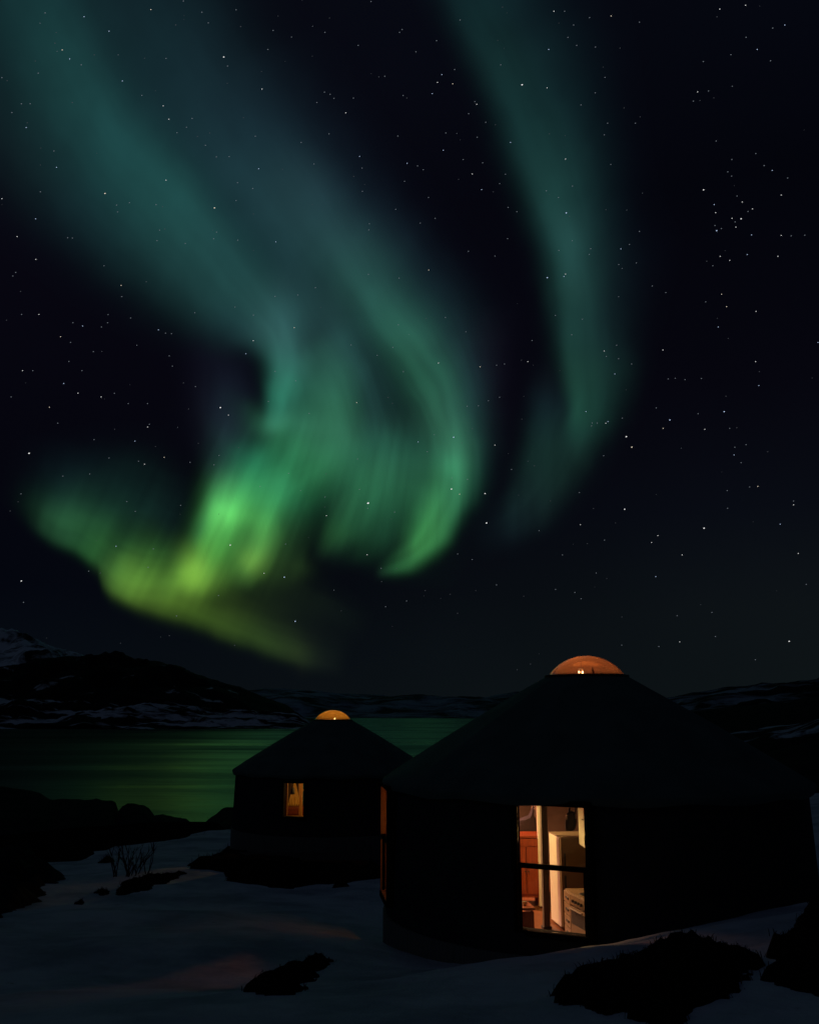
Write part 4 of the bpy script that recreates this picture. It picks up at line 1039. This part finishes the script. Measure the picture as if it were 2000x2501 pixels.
def counter():
    far, mid, near = a4(958, 1340, 12.98), a4(1042, 1400, 12.62), a4(1250, 1520, 12.12)
    zt = (far.z + mid.z + near.z) / 3
    u, v = frame2(mid, far)
    d = math.hypot(far.x - mid.x, far.y - mid.y)
    o = empty('drawer_unit', (mid.x, mid.y, FB), rz(u)); tag(o, 'narrow white drawer unit with four small dark handles', 'drawer unit')
    H = zt - FB; W = 0.45
    mb = MB(); mb.box((d / 2, -W / 2 - 0.012, H / 2), (d - 0.006, W, H - 0.02), None, 0.004); mb.build('carcass', M['white_shaded'], o)
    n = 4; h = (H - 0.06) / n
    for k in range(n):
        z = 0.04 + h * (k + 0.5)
        mb = MB(); mb.box((d / 2, 0.0, z), (d - 0.012, 0.02, h - 0.012), None, 0.004); dr = mb.build('drawer', M['white_shaded'], o)
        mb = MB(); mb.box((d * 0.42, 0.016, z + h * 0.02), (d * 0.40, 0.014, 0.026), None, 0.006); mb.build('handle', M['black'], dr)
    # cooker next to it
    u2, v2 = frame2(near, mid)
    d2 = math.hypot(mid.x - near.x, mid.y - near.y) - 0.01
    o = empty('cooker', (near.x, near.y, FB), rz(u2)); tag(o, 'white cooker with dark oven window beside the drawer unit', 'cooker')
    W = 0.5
    mb = MB(); mb.box((d2 / 2, -W / 2 - 0.012, H / 2), (d2 - 0.006, W, H - 0.004), None, 0.008); mb.build('body', M['white_shaded'], o)
    mb = MB(); mb.box((d2 / 2, 0.0, H - 0.07), (d2 - 0.012, 0.03, 0.12), None, 0.006); pan = mb.build('control_panel', M['white_shaded'], o)
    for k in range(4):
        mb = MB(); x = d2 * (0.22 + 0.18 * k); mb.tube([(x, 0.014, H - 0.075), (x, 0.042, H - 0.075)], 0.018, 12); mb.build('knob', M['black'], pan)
    mb = MB(); mb.box((d2 / 2, 0.0, H - 0.31), (d2 - 0.016, 0.026, 0.32), None, 0.006); dr = mb.build('oven_door', M['white_shaded'], o)
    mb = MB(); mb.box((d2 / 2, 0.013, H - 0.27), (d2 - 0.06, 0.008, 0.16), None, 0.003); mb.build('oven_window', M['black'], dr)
    mb = MB(); mb.tube([(0.05, 0.045, H - 0.165), (d2 - 0.05, 0.045, H - 0.165)], 0.010, 8); mb.build('handle', M['steel'], dr)
    mb = MB()
    for x in (0.28, 0.72):
        for y in (0.28, 0.72): mb.lathe([(0.0, 0.012), (0.075, 0.012), (0.08, 0.0)], 20, (d2 * x, -W * y, H - 0.002))
    mb.build('hotplates', M['black'], o)
counter()

def sideboard():
    a_, b_ = a4(250, 660, 14.95), a4(640, 660, 14.95)
    zt = a_.z; w = b_.x - a_.x + 0.02
    o = empty('sideboard', (a_.x, a_.y, FB)); tag(o, 'reddish wood sideboard behind the left half of the lit window', 'sideboard')
    H = zt - FB
    mb = MB(); mb.box((w / 2, 0.26, H / 2 + 0.06), (w, 0.5, H - 0.14), None, 0.006); mb.build('carcass', M['red_wood'], o)
    mb = MB(); mb.box((w / 2, 0.25, H - 0.012), (w + 0.03, 0.55, 0.03), None, 0.006); mb.build('top', M['red_wood'], o)
    for k in range(2):
        mb = MB(); mb.box((w * (0.25 + 0.5 * k), 0.0, H / 2 + 0.02), (w / 2 - 0.02, 0.022, H - 0.32), None, 0.006); dr = mb.build('door', M['red_wood'], o)
        mb = MB(); mb.tube([(w * (0.45 + 0.1 * k), -0.012, H / 2), (w * (0.45 + 0.1 * k), -0.035, H / 2)], 0.012, 8); mb.build('handle', M['black'], dr)
    mb = MB(); mb.box((w / 2, 0.0, H - 0.10), (w - 0.02, 0.022, 0.12), None, 0.005); mb.build('drawer', M['red_wood'], o)
    for x in (0.04, w - 0.04):
        for y in (0.05, 0.46):
            mb = MB(); mb.box((x, y, 0.065), (0.05, 0.05, 0.13), None, 0.004); mb.build('leg', M['red_wood'], o)
sideboard()

def table():
    c = a4(580, 1608, 12.7); zt = c.z
    o = empty('table', (c.x, c.y, FB), R(6)); tag(o, 'low brown wooden table at the lower left corner of the lit window', 'table')
    H = zt - FB; W, D = 0.62, 0.42
    mb = MB(); mb.box((-W / 2, D / 2, H - 0.015), (W, D, 0.03), None, 0.006); mb.build('tabletop', M['red_wood'], o)
    mb = MB(); mb.box((-W / 2, 0.03, H / 2 - 0.02), (W - 0.03, 0.03, H - 0.06), None, 0.004); mb.build('front_panel', M['red_wood'], o)
    mb = MB(); mb.box((-0.03, D / 2 + 0.02, H / 2 - 0.02), (0.03, D - 0.06, H - 0.06), None, 0.004); mb.build('side_panel', M['red_wood'], o)
    q = a4(437, 1600, 12.85)
    k = empty('cup', (q.x, q.y, zt + 0.002)); tag(k, 'small white cup standing on the low brown table', 'cup')
    mb = MB(); mb.lathe([(0.0, 0.0), (0.022, 0.0), (0.030, 0.045), (0.027, 0.045), (0.02, 0.005), (0.0, 0.005)], 24); mb.build('bowl', M['ceramic'], k)
    mb = MB(); mb.tube([Vector((0.028 + 0.013 * math.sin(t), 0, 0.024 + 0.013 * math.cos(t))) for t in np.linspace(0, math.pi, 8)], 0.004, 6); mb.build('handle', M['ceramic'], k)
table()

def coat():
    """dark jacket on a peg on the back wall above the sideboard"""
    p = a4(500, 655, 15.6); sc_ = 0.66
    o = empty('jacket', p); tag(o, 'dark jacket hanging on a peg above the wood sideboard', 'jacket')
    rows = [(-0.26, 0.0, 0.0), (-0.25, 0.30, 0.1)]
    out = [(-0.30, 0.02), (-0.30, 0.34), (-0.17, 0.40), (0.0, 0.46), (0.07, 0.60), (0.11, 0.66), (0.15, 0.58), (0.14, 0.42), (0.22, 0.34), (0.24, 0.05)]
    mb = MB(); n = len(out)
    cx = sum(a for a, b in out) / n; cz = sum(b for a, b in out) / n
    out = [(a * sc_, b * sc_) for a, b in out]; cx *= sc_; cz *= sc_
    vs = []
    for s, y in ((1.0, 0.05), (0.85, -0.06), (0.4, -0.10)):
        vs += [(cx + (a - cx) * s, y, cz + (b - cz) * s) for a, b in out]
    vs.append((cx, -0.105, cz)); fs = []
    for r_ in range(2):
        for k in range(n): fs.append((r_ * n + k, r_ * n + (k + 1) % n, (r_ + 1) * n + (k + 1) % n, (r_ + 1) * n + k))
    for k in range(n): fs.append((2 * n + k, 2 * n + (k + 1) % n, 3 * n))
    mb.add(vs, fs, True); mb.build('body', M['coat'], o)
    mb = MB(); mb.tube([(0.075, 0.06, 0.45), (0.075, -0.05, 0.43)], 0.012, 8); mb.build('peg', M['black'], o)
M['coat'] = mat('coat', (0.045, 0.03, 0.04), (0.03, 0.02, 0.03), rough=0.95, scale=8, bump=0.4)
coat()

# ------------------------------------------------------------------ what shows through the small yurt's window
def a2(cx, cy, D): return at(500 + cx * 0.29, 1680 + cy * 0.29, D)
def bed():
    p = a2(690, 1010, 31.6)
    o = empty('bed', (p.x, p.y, FS)); tag(o, 'bed with dark red blanket low in the small yurt window', 'bed')
    H = p.z - FS
    mb = MB(); mb.box((0.75, 0.5, H / 2 - 0.05), (1.9, 1.0, 0.10), None, 0.01); mb.build('bed_frame', M['pine'], o)
    mb = MB(); mb.box((0.75, 0.5, H / 2 + 0.12), (1.84, 0.94, H - 0.28 if H > 0.5 else 0.2), None, 0.05); mb.build('blanket', M['blanket'], o)
    mb = MB(); mb.box((1.30, 0.55, H + 0.02), (0.5, 0.6, 0.12), None, 0.05); mb.build('pillow', M['pillow'], o)
    for x in (-0.15, 1.65):
        for y in (0.05, 0.95):
            mb = MB(); mb.box((x, y, H / 2 - 0.1), (0.08, 0.08, H - 0.1), None, 0.006); mb.build('leg', M['pine'], o)
bed()
def post_s(cx, D, w, label, cross=None, m_='pine'):
    p = a2(cx, 1000, D); o = empty('roof_post', (p.x, p.y, FS)); tag(o, label, 'post')
    mb = MB(); mb.box((0, 0, 1.15), (w, w, 2.3), None, 0.006); mb.build('shaft', M[m_], o)
    mb = MB(); mb.box((0, 0, 0.03), (w + 0.05, w + 0.05, 0.05), None, 0.006); mb.build('foot', M[m_], o)
post_s(680, 29.2, 0.11, 'orange wooden post at the left side of the small yurt window')
post_s(808, 31.2, 0.10, 'wooden post right of centre in the small yurt window')
def curtain():
    """amber cloth hung as a tapering screen behind the bed"""
    p = a2(752, 1000, 32.3); t = a2(752, 830, 32.3)
    o = empty('curtain', p); tag(o, 'amber gathered curtain hanging behind the bed in the small yurt', 'curtain')
    H = t.z - p.z + 0.1; n = 24
    mb = MB(); vs, fs = [], []
    for r_ in range(10):
        u = r_ / 9
        half = 0.20 * (1 - u) ** 0.9 + 0.03
        for k in range(n):
            s = k / (n - 1) * 2 - 1
            vs.append((s * half, 0.03 * math.sin(k * 2.1) * (1 - 0.5 * u), u * H))
    for r_ in range(9):
        for k in range(n - 1):
            a = r_ * n + k; fs.append((a, a + 1, a + n + 1, a + n))
    mb.add(vs, fs, True); c = mb.build('cloth', M['cloth'], o)
    sm = c.modifiers.new('thickness', 'SOLIDIFY'); sm.thickness = 0.008
    mb = MB(); mb.tube([(-0.08, 0, H + 0.0), (0.08, 0, H + 0.0)], 0.02, 8); mb.build('tie', M['black'], o)
M['cloth'] = mat('cloth', (0.75, 0.50, 0.18), (0.6, 0.38, 0.12), rough=0.95, scale=6, spec=0.05)
curtain()
def dark_coat():
    p = a2(742, 860, 31.0); o = empty('hanging_lantern', p); tag(o, 'small unlit black lantern hanging in the small yurt window', 'lantern')
    mb = MB(); mb.lathe([(0.0, -0.14), (0.06, -0.14), (0.075, -0.10), (0.06, 0.02), (0.03, 0.07), (0.0, 0.08)], 20); mb.build('body', M['black'], o)
    mb = MB(); mb.tube([(0, 0, 0.07), (0, 0, 0.45)], 0.008, 6); mb.build('chain', M['black'], o)
dark_coat()

def light_screen():  # added to block the kitchen lamp's beam through the left window
    o = empty('light_screen', (0.55, 13.95, FB)); tag(o, 'tall added pine wardrobe inside big yurt behind its left window', 'light_screen')
    mb = MB(); mb.box((0, 0, 1.00), (0.40, 0.92, 1.94), None, 0.008); mb.build('carcass', M['pine'], o)
    for k in (-1, 1):
        mb = MB(); mb.box((-0.212, 0.23 * k, 1.02), (0.022, 0.44, 1.84), None, 0.006); dr = mb.build('door', M['pine'], o)
        mb = MB(); mb.tube([(-0.222, 0.04 * k, 0.95), (-0.252, 0.04 * k, 0.95)], 0.014, 8); mb.build('knob', M['black'], dr)
light_screen()

# ------------------------------------------------------------------ the lamps that are lit
def bulb_lamp(name, label, loc, color, watts, kind='pendant', bulbs=((0, 0),), cord=0.3, size=0.03, glow=30, shade=False, soft=0.02):
    o = empty(name, loc); tag(o, label, 'lamp')
    mb = MB(); mb.tube([(0, 0, 0.06), (0, 0, 0.06 + cord)], 0.006, 6); mb.build('cord', M['black'], o)
    mb = MB(); mb.tube([(min(b[0] for b in bulbs) - 0.02, bulbs[0][1], 0.055), (max(b[0] for b in bulbs) + 0.02, bulbs[-1][1], 0.055)], 0.016, 8); mb.build('socket', M['black'], o)
    if shade:
        mb = MB(); zr = -size * 1.3 - 0.03 - 0.17 * shade; mb.lathe([(0.03, 0.06), (0.17, zr), (0.164, zr - 0.003), (0.025, 0.05)], 32, (0, 0, 0), closed=True); mb.build('shade', M['black'], o)
    gm = glow_mat(name + '_glow', (1.0, 0.78, 0.42), glow)
    for b in bulbs:
        mb = MB(); mb.lathe([(0, -size * 1.3), (size * 0.7, -size * 0.9), (size, 0), (size * 0.6, size), (size * 0.35, size * 1.4)], 18, (b[0], b[1], 0)); mb.build('bulb', gm, o)
    ld = bpy.data.lights.new(name + '_light', 'POINT'); ld.energy = watts; ld.color = color; ld.shadow_soft_size = soft
    lo = bpy.data.objects.new(name + '_light', ld); COL.objects.link(lo); lo.parent = o; lo.location = (0, 0, -size * 1.3 - 0.03)
    return o
WARM = (1.0, 0.70, 0.27)
bulb_lamp('hanging_lamp', 'lit lamp with dark shade hanging by the left window inside big yurt', (0.38, 15.80, EYE - 1.02), (1.0, 0.48, 0.33), 700, bulbs=((0, 0),), cord=0.3, shade=0.32, soft=0.06)
bulb_lamp('hanging_lamp', 'lit kitchen lamp under an added dark shade inside big yurt', (0.97, 13.72, EYE - 0.66), WARM, 160, bulbs=((0, 0),), cord=0.1, shade=0.38)  # shade added to keep this lamp's beam off the snow outside
bulb_lamp('pendant_lamp', 'twin bulb lamp glowing inside the orange dome', (YB[0] - 0.07, YB[1] + 0.05, EYE + 0.585), (1.0, 0.55, 0.22), 9, bulbs=((-0.035, 0), (0.03, 0.05)), cord=0.12, size=0.015, glow=9)
bulb_lamp('pendant_lamp', 'single bulb lamp glowing inside the amber dome of the small yurt', (YS[0] + 0.06, YS[1] + 0.05, EYE - 0.245), (1.0, 0.58, 0.18), 10, bulbs=((0, 0),), cord=0.12, size=0.022, glow=12)
bulb_lamp('hanging_lamp', 'lit lamp hanging in the middle of the small yurt', (YS[0] + 0.3, YS[1] - 0.4, EYE - 1.7), (1.0, 0.57, 0.15), 110, bulbs=((0, 0),), cord=1.0)

def wall_lamp():  # added light, brightens the far jamb of the left window
    o = empty('wall_lamp', (0.14, 13.52, EYE - 1.62)); tag(o, 'small added light brightening the jamb of the left window of big yurt', 'lamp')
    mb = MB(); mb.box((-0.06, -0.03, 0.0), (0.03, 0.08, 0.14), Matrix.Rotation(R(24), 3, 'Z'), 0.008); mb.build('bracket', M['black'], o)
    mb = MB(); mb.lathe([(0, -0.03), (0.02, -0.02), (0.026, 0.01), (0.012, 0.05), (0, 0.06)], 16); mb.build('bulb', glow_mat('wall_lamp_glow', (1.0, 0.7, 0.35), 10), o)
    ld = bpy.data.lights.new('wall_lamp_light', 'POINT'); ld.energy = 19.0; ld.color = WARM; ld.shadow_soft_size = 0.02
    lo = bpy.data.objects.new('wall_lamp_light', ld); COL.objects.link(lo); lo.parent = o; lo.location = (0, 0.035, 0)
wall_lamp()
def ray_blocker():  # added to block the steep lamp rays through the lower sash
    o = empty('ray_blocker', (0.08, 14.80, FB), R(20)); tag(o, 'added brown wooden ray blocker just inside the left window of big yurt', 'cabinet')
    H = 1.34
    mb = MB(); mb.box((0, 0, H / 2), (0.40, 0.52, H - 0.02), None, 0.008); mb.build('carcass', M['pine'], o)
    mb = MB(); mb.box((0, 0, H + 0.005), (0.44, 0.56, 0.025), None, 0.006); mb.build('top', M['pine'], o)
    mb = MB(); mb.box((0, -0.265, H / 2), (0.36, 0.02, H - 0.10), None, 0.006); dr = mb.build('door', M['pine'], o)
    mb = MB(); mb.tube([(0.12, -0.275, H * 0.6), (0.12, -0.305, H * 0.6)], 0.013, 8); mb.build('knob', M['black'], dr)
ray_blocker()
# ------------------------------------------------------------------ aurora: a lit sheet of air high above the hills
def chart_dir(cx, cy):
    """chart unit -> unit direction (1724 units span the view)"""
    px, py = cx * 2000 / 1724, cy * 2000 / 1724
    a = (px - 1000) / 2300; b = -(py - 1250.5) / 2300
    v = np.stack([a, CP - b * SP, SP + b * CP], -1)
    return v / np.linalg.norm(v, axis=-1, keepdims=True)

def build_aurora(dist=9000.0):
    xs = np.arange(-560, 1760, 5.0); ys = np.arange(-560, 1500, 5.0)
    F = aurora_field(xs, ys)
    X, Y = np.meshgrid(xs, ys)
    # dies away at the edge of the sheet
    e = np.clip(np.minimum.reduce([(X - xs[0]) / 260, (xs[-1] - X) / 120, (Y - ys[0]) / 300, (ys[-1] - Y) / 50]), 0, 1)
    F = F * (e * e * (3 - 2 * e))[..., None]
    V = chart_dir(X, Y) * dist + np.array([0, 0, EYE])
    lum = F.sum(-1)
    keep = lum > 0.0004
    rows, cols = X.shape
    i = np.arange(rows - 1)[:, None] * cols + np.arange(cols - 1)[None, :]
    k = keep[:-1, :-1] | keep[1:, :-1] | keep[:-1, 1:] | keep[1:, 1:]
    q = np.stack([i, i + 1, i + cols + 1, i + cols], -1)[k]
    used = np.unique(q); idx = np.full(rows * cols, -1); idx[used] = np.arange(len(used))
    q = idx[q]
    me = bpy.data.meshes.new('aurora')
    me.vertices.add(len(used)); me.vertices.foreach_set('co', V.reshape(-1, 3)[used].astype(np.float32).ravel())
    me.loops.add(q.size); me.loops.foreach_set('vertex_index', q.ravel().astype(np.int32))
    me.polygons.add(len(q)); me.polygons.foreach_set('loop_start', (np.arange(len(q)) * 4).astype(np.int32)); me.polygons.foreach_set('loop_total', np.full(len(q), 4, dtype=np.int32))
    me.update(calc_edges=True); me.validate()
    c = np.c_[F.reshape(-1, 3)[used], np.ones(len(used))].astype(np.float32)
    at_ = me.attributes.new('glow', 'FLOAT_COLOR', 'POINT'); at_.data.foreach_set('color', c.ravel())
    m, nt, N, L, P = new_mat('aurora'); N.remove(P)
    out = [n for n in N if n.type == 'OUTPUT_MATERIAL'][0]
    a = N.new('ShaderNodeAttribute'); a.attribute_name = 'glow'
    em = N.new('ShaderNodeEmission'); em.inputs['Strength'].default_value = 1.0
    L.new(a.outputs['Color'], em.inputs['Color'])
    t = N.new('ShaderNodeBsdfTransparent'); ad = N.new('ShaderNodeAddShader')
    L.new(em.outputs[0], ad.inputs[0]); L.new(t.outputs[0], ad.inputs[1]); L.new(ad.outputs[0], out.inputs[0])
    try: m.cycles.emission_sampling = 'NONE'
    except Exception: pass
    o = link_mesh('aurora', me, m)
    tag(o, 'green and teal aurora curling across the starry night sky', 'aurora', kind='stuff')
build_aurora()
# ------------------------------------------------------------------ stars
S1 = '''190,52,1 354,68,2 459,129,2 262,208,2 293,246,2 342,271,1 161,306,1 515,339,2 635,38,2 850,49,1 877,94,1 994,39,1 699,244,1 942,238,3 958,276,1 597,400,1 687,444,2 711,500,2 809,497,1 785,534,1 745,557,1 50,472,1 110,535,2 90,435,1 127,435,1 8,325,1 227,634,1 238,703,2 865,610,1 911,659,1 965,658,1 1075,572,1 1103,373,2 1150,126,1 1128,206,1 1368,134,1 1508,189,1 1620,319,1 1682,134,1 1693,122,1 1366,386,1 1390,395,1 1406,412,1 1334,430,1 1488,411,1 1456,473,2 1385,562,1 1268,598,1 1322,689,1 1514,657,2 1524,656,2 1675,571,1 1697,400,1 1714,686,2 1703,762,1 1524,706,1 1526,804,1 1666,880,1 699,757,2 442,813,3 491,862,1 495,891,1 170,806,1 8,835,2 150,920,2 72,995,2 285,1000,1 305,1001,1 151,1091,2 438,1118,1 510,1201,2 513,1248,1 672,968,1 661,1012,1 903,874,3 912,976,1 900,1004,1 1001,1010,1 1089,709,2 994,843,1 1064,792,1 1076,790,1 1161,1017,2 66,1146,1 54,1161,1 91,1323,1 164,1323,2 307,1358,1 348,1372,2 255,1417,2 427,1376,1 453,1358,1 455,1324,1 297,1441,1 393,1480,1 290,1521,1 95,1560,2 138,1560,1 268,1614,2 345,1560,1 328,1655,2 426,1671,2 208,1714,2 667,1388,2 697,1402,1 722,1404,1 550,1338,1 576,1453,1 726,1541,1 820,1316,1 989,1292,1 1067,1326,1 1066,1434,2 1035,1489,2 823,1627,1 1130,1690,1 1158,1563,1 1239,1379,2 1328,1210,1 1158,1247,1 1254,1241,1 1555,941,1 1557,948,1 1553,967,1 1551,1154,1 1680,1170,1 1654,1462,1 1588,1495,1 1677,1367,1 1502,1695,2 1562,4,1 772,2,1 1245,1603,1 780,1024,1 545,852,1 1000,768,1'''
S2 = '''608,45,2 653,45,1 849,65,2 758,72,1 691,103,1 213,82,1 968,91,1 1306,36,2 1415,20,2 1580,103,2 1529,116,1 1417,155,1 1464,206,2 1520,254,1 1353,228,1 1237,257,1 114,169,1 27,216,1 586,206,2 704,189,1 783,196,1 667,155,1 136,312,2 118,345,2 182,351,2 96,392,2 190,291,1 474,355,4 579,368,2 384,271,1 283,437,2 275,426,1 249,477,1 321,513,1 782,389,1 722,440,1 823,324,1 834,517,1 820,566,1 951,517,1 957,524,1 1213,385,2 1259,381,1 1195,424,1 1291,592,1 1357,670,1 1458,645,1 1527,716,2 1340,722,1 1356,740,1 1592,748,1 153,558,1 285,576,1 142,631,2 226,670,1 308,684,1 264,731,2 404,732,1 303,797,2 425,598,2 657,668,2 686,782,1 627,830,1 660,895,3 576,802,1 415,872,1 452,890,1 80,830,1 108,918,1 34,697,1 58,713,1 45,938,1 1238,798,3 1283,860,2 1289,894,2 1379,824,1 1401,849,2 1444,878,2 1425,889,1 1358,918,2 1396,920,3 1371,933,1 1374,955,2 1286,948,1 1293,970,3 1313,961,1 1440,988,2 1565,820,2 1565,990,2 1664,989,1 1607,992,1 926,1028,1 890,1047,2 1308,1078,2 1348,1095,2 1277,1118,1 1551,1078,2 1422,1071,2 955,1106,1 881,1113,1 629,1053,1 763,1046,1 757,1070,1 580,1168,3 650,1163,2 657,1153,2 683,1409,1 1022,1203,1 1079,1231,1 1314,1238,2 1335,1290,2 1247,1270,1 1459,1310,2 1300,1376,2 1067,1473,2 1457,1522,2 1471,1623,2 1720,1441,2 820,1477,2 864,1574,2 829,1500,1 935,1532,1 1089,1595,1 1119,1592,1 1160,1598,1 1229,1593,1 248,1057,1 360,1077,1 81,1136,2 151,1336,1 122,1528,2 297,1544,2 367,1537,1 498,1522,2 400,1532,1 290,1708,1 516,1433,1 614,1327,1 728,1343,1 872,1453,1 1039,1717,1 243,1710,1'''
S3 = '''105,10,2 153,10,1 298,71,2 364,115,2 473,133,2 52,132,1 232,180,2 136,396,4 440,332,1 631,339,2 691,273,2 699,260,1 1031,182,4 1069,217,2 914,84,1 1257,154,1 1286,12,1 768,415,2 648,433,1 676,447,2 889,438,1 294,503,1 420,493,1 510,418,1 593,622,1 633,668,1 845,640,1 98,586,1 543,831,2 100,994,3 110,1094,1 415,948,1 693,930,1 1077,826,3 1235,958,2 1330,976,3 1381,1183,3 1022,1062,1 1350,490,1 1217,551,1 1527,688,2 1668,160,2 1717,871,2 1025,406,1 1001,450,1 600,163,1 690,163,1 270,255,1 535,115,1 1446,209,1 1336,821,1'''
S4 = '''573,1014,5 571,1038,1 963,948,4 973,705,3 807,727,2 519,543,2 297,593,1 900,357,2 690,284,2 615,319,1 714,178,2 936,144,2 1001,972,2 1166,742,2 1120,969,3 1127,1107,4 1096,374,2 1174,366,2 1212,361,1 1319,349,2 1136,534,1 1088,557,2 1036,560,1 1188,518,1 1244,856,1 1525,225,2 1678,301,2 1592,585,2 1645,639,1 1695,632,2 1675,792,1 1566,1115,2 1373,1143,1 1450,1418,1 1640,1341,1 992,1252,1 753,1472,1 655,1499,1 568,1253,2 378,1071,2 202,873,1 228,191,2 35,251,2 38,133,2 243,38,2 327,4,2 180,1360,3 85,1341,2 738,399,1 493,273,1 634,1319,1 697,1056,1 533,949,1 1038,902,1 524,807,1 1060,1278,1 850,773,1'''
S5 = '''497,11,2 531,71,1 557,72,1 603,72,2 615,65,1 528,86,1 690,45,1 905,99,2 940,55,3 1089,22,1 1226,11,3 1124,104,2 1255,99,1 711,143,4 740,198,3 591,244,2 1278,239,2 1315,280,1 1341,185,1 1403,405,2 1360,408,1 1242,427,1 1591,502,2 1591,482,1 1521,604,2 1616,758,2 702,525,3 468,607,3 1120,625,4 877,664,2 844,700,2 1005,766,2 866,880,2 553,863,2 596,688,1 253,640,1 375,766,1 338,949,2 440,964,1 992,1224,2 1568,1221,3 1658,921,1 1244,520,1 107,317,2 20,187,2 464,437,1 1180,1196,1 473,997,1 1390,1318,1 28,924,1'''
def read_stars():
    out = []
    for s, ox, oy, k in ((S1, 0, 0, .5), (S2, 862, 0, .5), (S3, 0, 776, .45), (S4, 517, 603, .45), (S5, 1034, 862, .4)):
        for w in s.split():
            x, y, m = map(float, w.split(','))
            p = (ox + x * k, oy + y * k, m)
            if all(abs(p[0] - q[0]) + abs(p[1] - q[1]) > 7 for q in out): out.append(p)
    return out

STAR_DIST = 8000.0
def star_geo(size, seed):
    """a slightly drawn out spark: the stars trailed a little"""
    bm = bmesh.new(); bmesh.ops.create_icosphere(bm, subdivisions=1, radius=size)
    v = [x.co.copy() for x in bm.verts]; bm.verts.index_update(); f = [[q.index for q in p.verts] for p in bm.faces]; bm.free()
    return v, f
def star_mat(name, col, s):
    m = glow_mat(name, col, s); m.node_tree.nodes['Principled BSDF'].inputs['Base Color'].default_value = (0, 0, 0, 1)
    return m
SM = [star_mat('star_white', (1, 1, 1), 1.0), star_mat('star_blue', (0.55, 0.70, 1.0), 1.0), star_mat('star_gold', (1.0, 0.86, 0.68), 1.0)]
SMF = [star_mat('star_faint', (0.75, 0.85, 1.0), 0.22), star_mat('star_dim', (0.8, 0.85, 1.0), 0.07)]

def spark(mb, cx, cy, rad):
    d = Vector(chart_dir(np.array(cx), np.array(cy))); p = d * STAR_DIST + Vector((0, 0, EYE))
    e = Vector((1, 0, 0.35)).normalized(); e = (e - d * e.dot(d)).normalized(); w = d.cross(e)
    v, f = star_geo(rad, 0)
    mb.add([p + e * q.x * 1.3 + w * q.y * 0.85 + d * q.z for q in v], f)

BRIGHT = {}
def build_stars():
    R_ = STAR_DIST / 2300 * 2000 / 1724        # metres per chart unit
    ST = read_stars(); r = random.Random(5)
    groups = {k: MB() for k in range(5)}
    for (x, y, m) in ST:
        if m >= 4: continue
        k = r.choices([0, 1, 2], [5, 5, 1])[0]
        if m == 3: spark(groups[k], x, y, 1.1 * R_)
        elif m == 2: spark(groups[k], x, y, 0.72 * R_)
        else: spark(groups[3], x, y, 0.85 * R_)
    n = 0
    while n < 400:                              # the faint dust between them
        x, y = r.uniform(-500, 2200), r.uniform(-450, 1440)
        spark(groups[4] if r.random() < 0.75 else groups[3], x, y, r.uniform(0.5, 0.95) * R_); n += 1
    # one object: a field nobody could count
    me_v, me_f, mats = [], [], []
    for k in range(5):
        o = len(me_v); me_v += groups[k].v; me_f += [tuple(i + o for i in f) for f in groups[k].f]; mats += [k] * len(groups[k].f)
    me = bpy.data.meshes.new('stars'); me.from_pydata(me_v, [], me_f)
    for m in SM + SMF: me.materials.append(m)
    me.polygons.foreach_set('material_index', mats)
    o = bpy.data.objects.new('stars', me); COL.objects.link(o)
    tag(o, 'countless small white and bluish stars scattered over the night sky', 'stars', kind='stuff')
    lab = {}
    for (x, y, m) in ST:
        if m < 4: continue
        mb = MB(); spark(mb, x, y, (1.8 if m == 5 else 1.3) * R_)
        c = sum((Vector(v) for v in mb.v), Vector()) / len(mb.v)
        mb.v = [tuple(Vector(v) - c) for v in mb.v]
        o = mb.build('star', SM[0]); o.location = c
        tag(o, min(STAR_LABELS.items(), key=lambda q: abs(q[0][0] - x) + abs(q[0][1] - y))[1], 'star', 'brightest stars of the night sky')
STAR_LABELS = {(1099, 178): 'bright star high on the left flank of the tall eastern aurora band',
    (61, 954): 'bright star low near the far left edge above the green aurora hook',
    (464, 858): 'bright star in the dark gap left of the central aurora curl',
    (775, 1059): 'brightest star of all, shining through the green aurora curtains',
    (950, 1030): 'bright star on the right rim of the green aurora curl',
    (1024, 1101): 'bright star in dark sky just right of the green aurora curl',
    (1318, 919): 'bright star just right of the lower end of the eastern band',
    (1482, 1112): 'bright lone star in the dark sky high above the orange dome'}
build_stars()
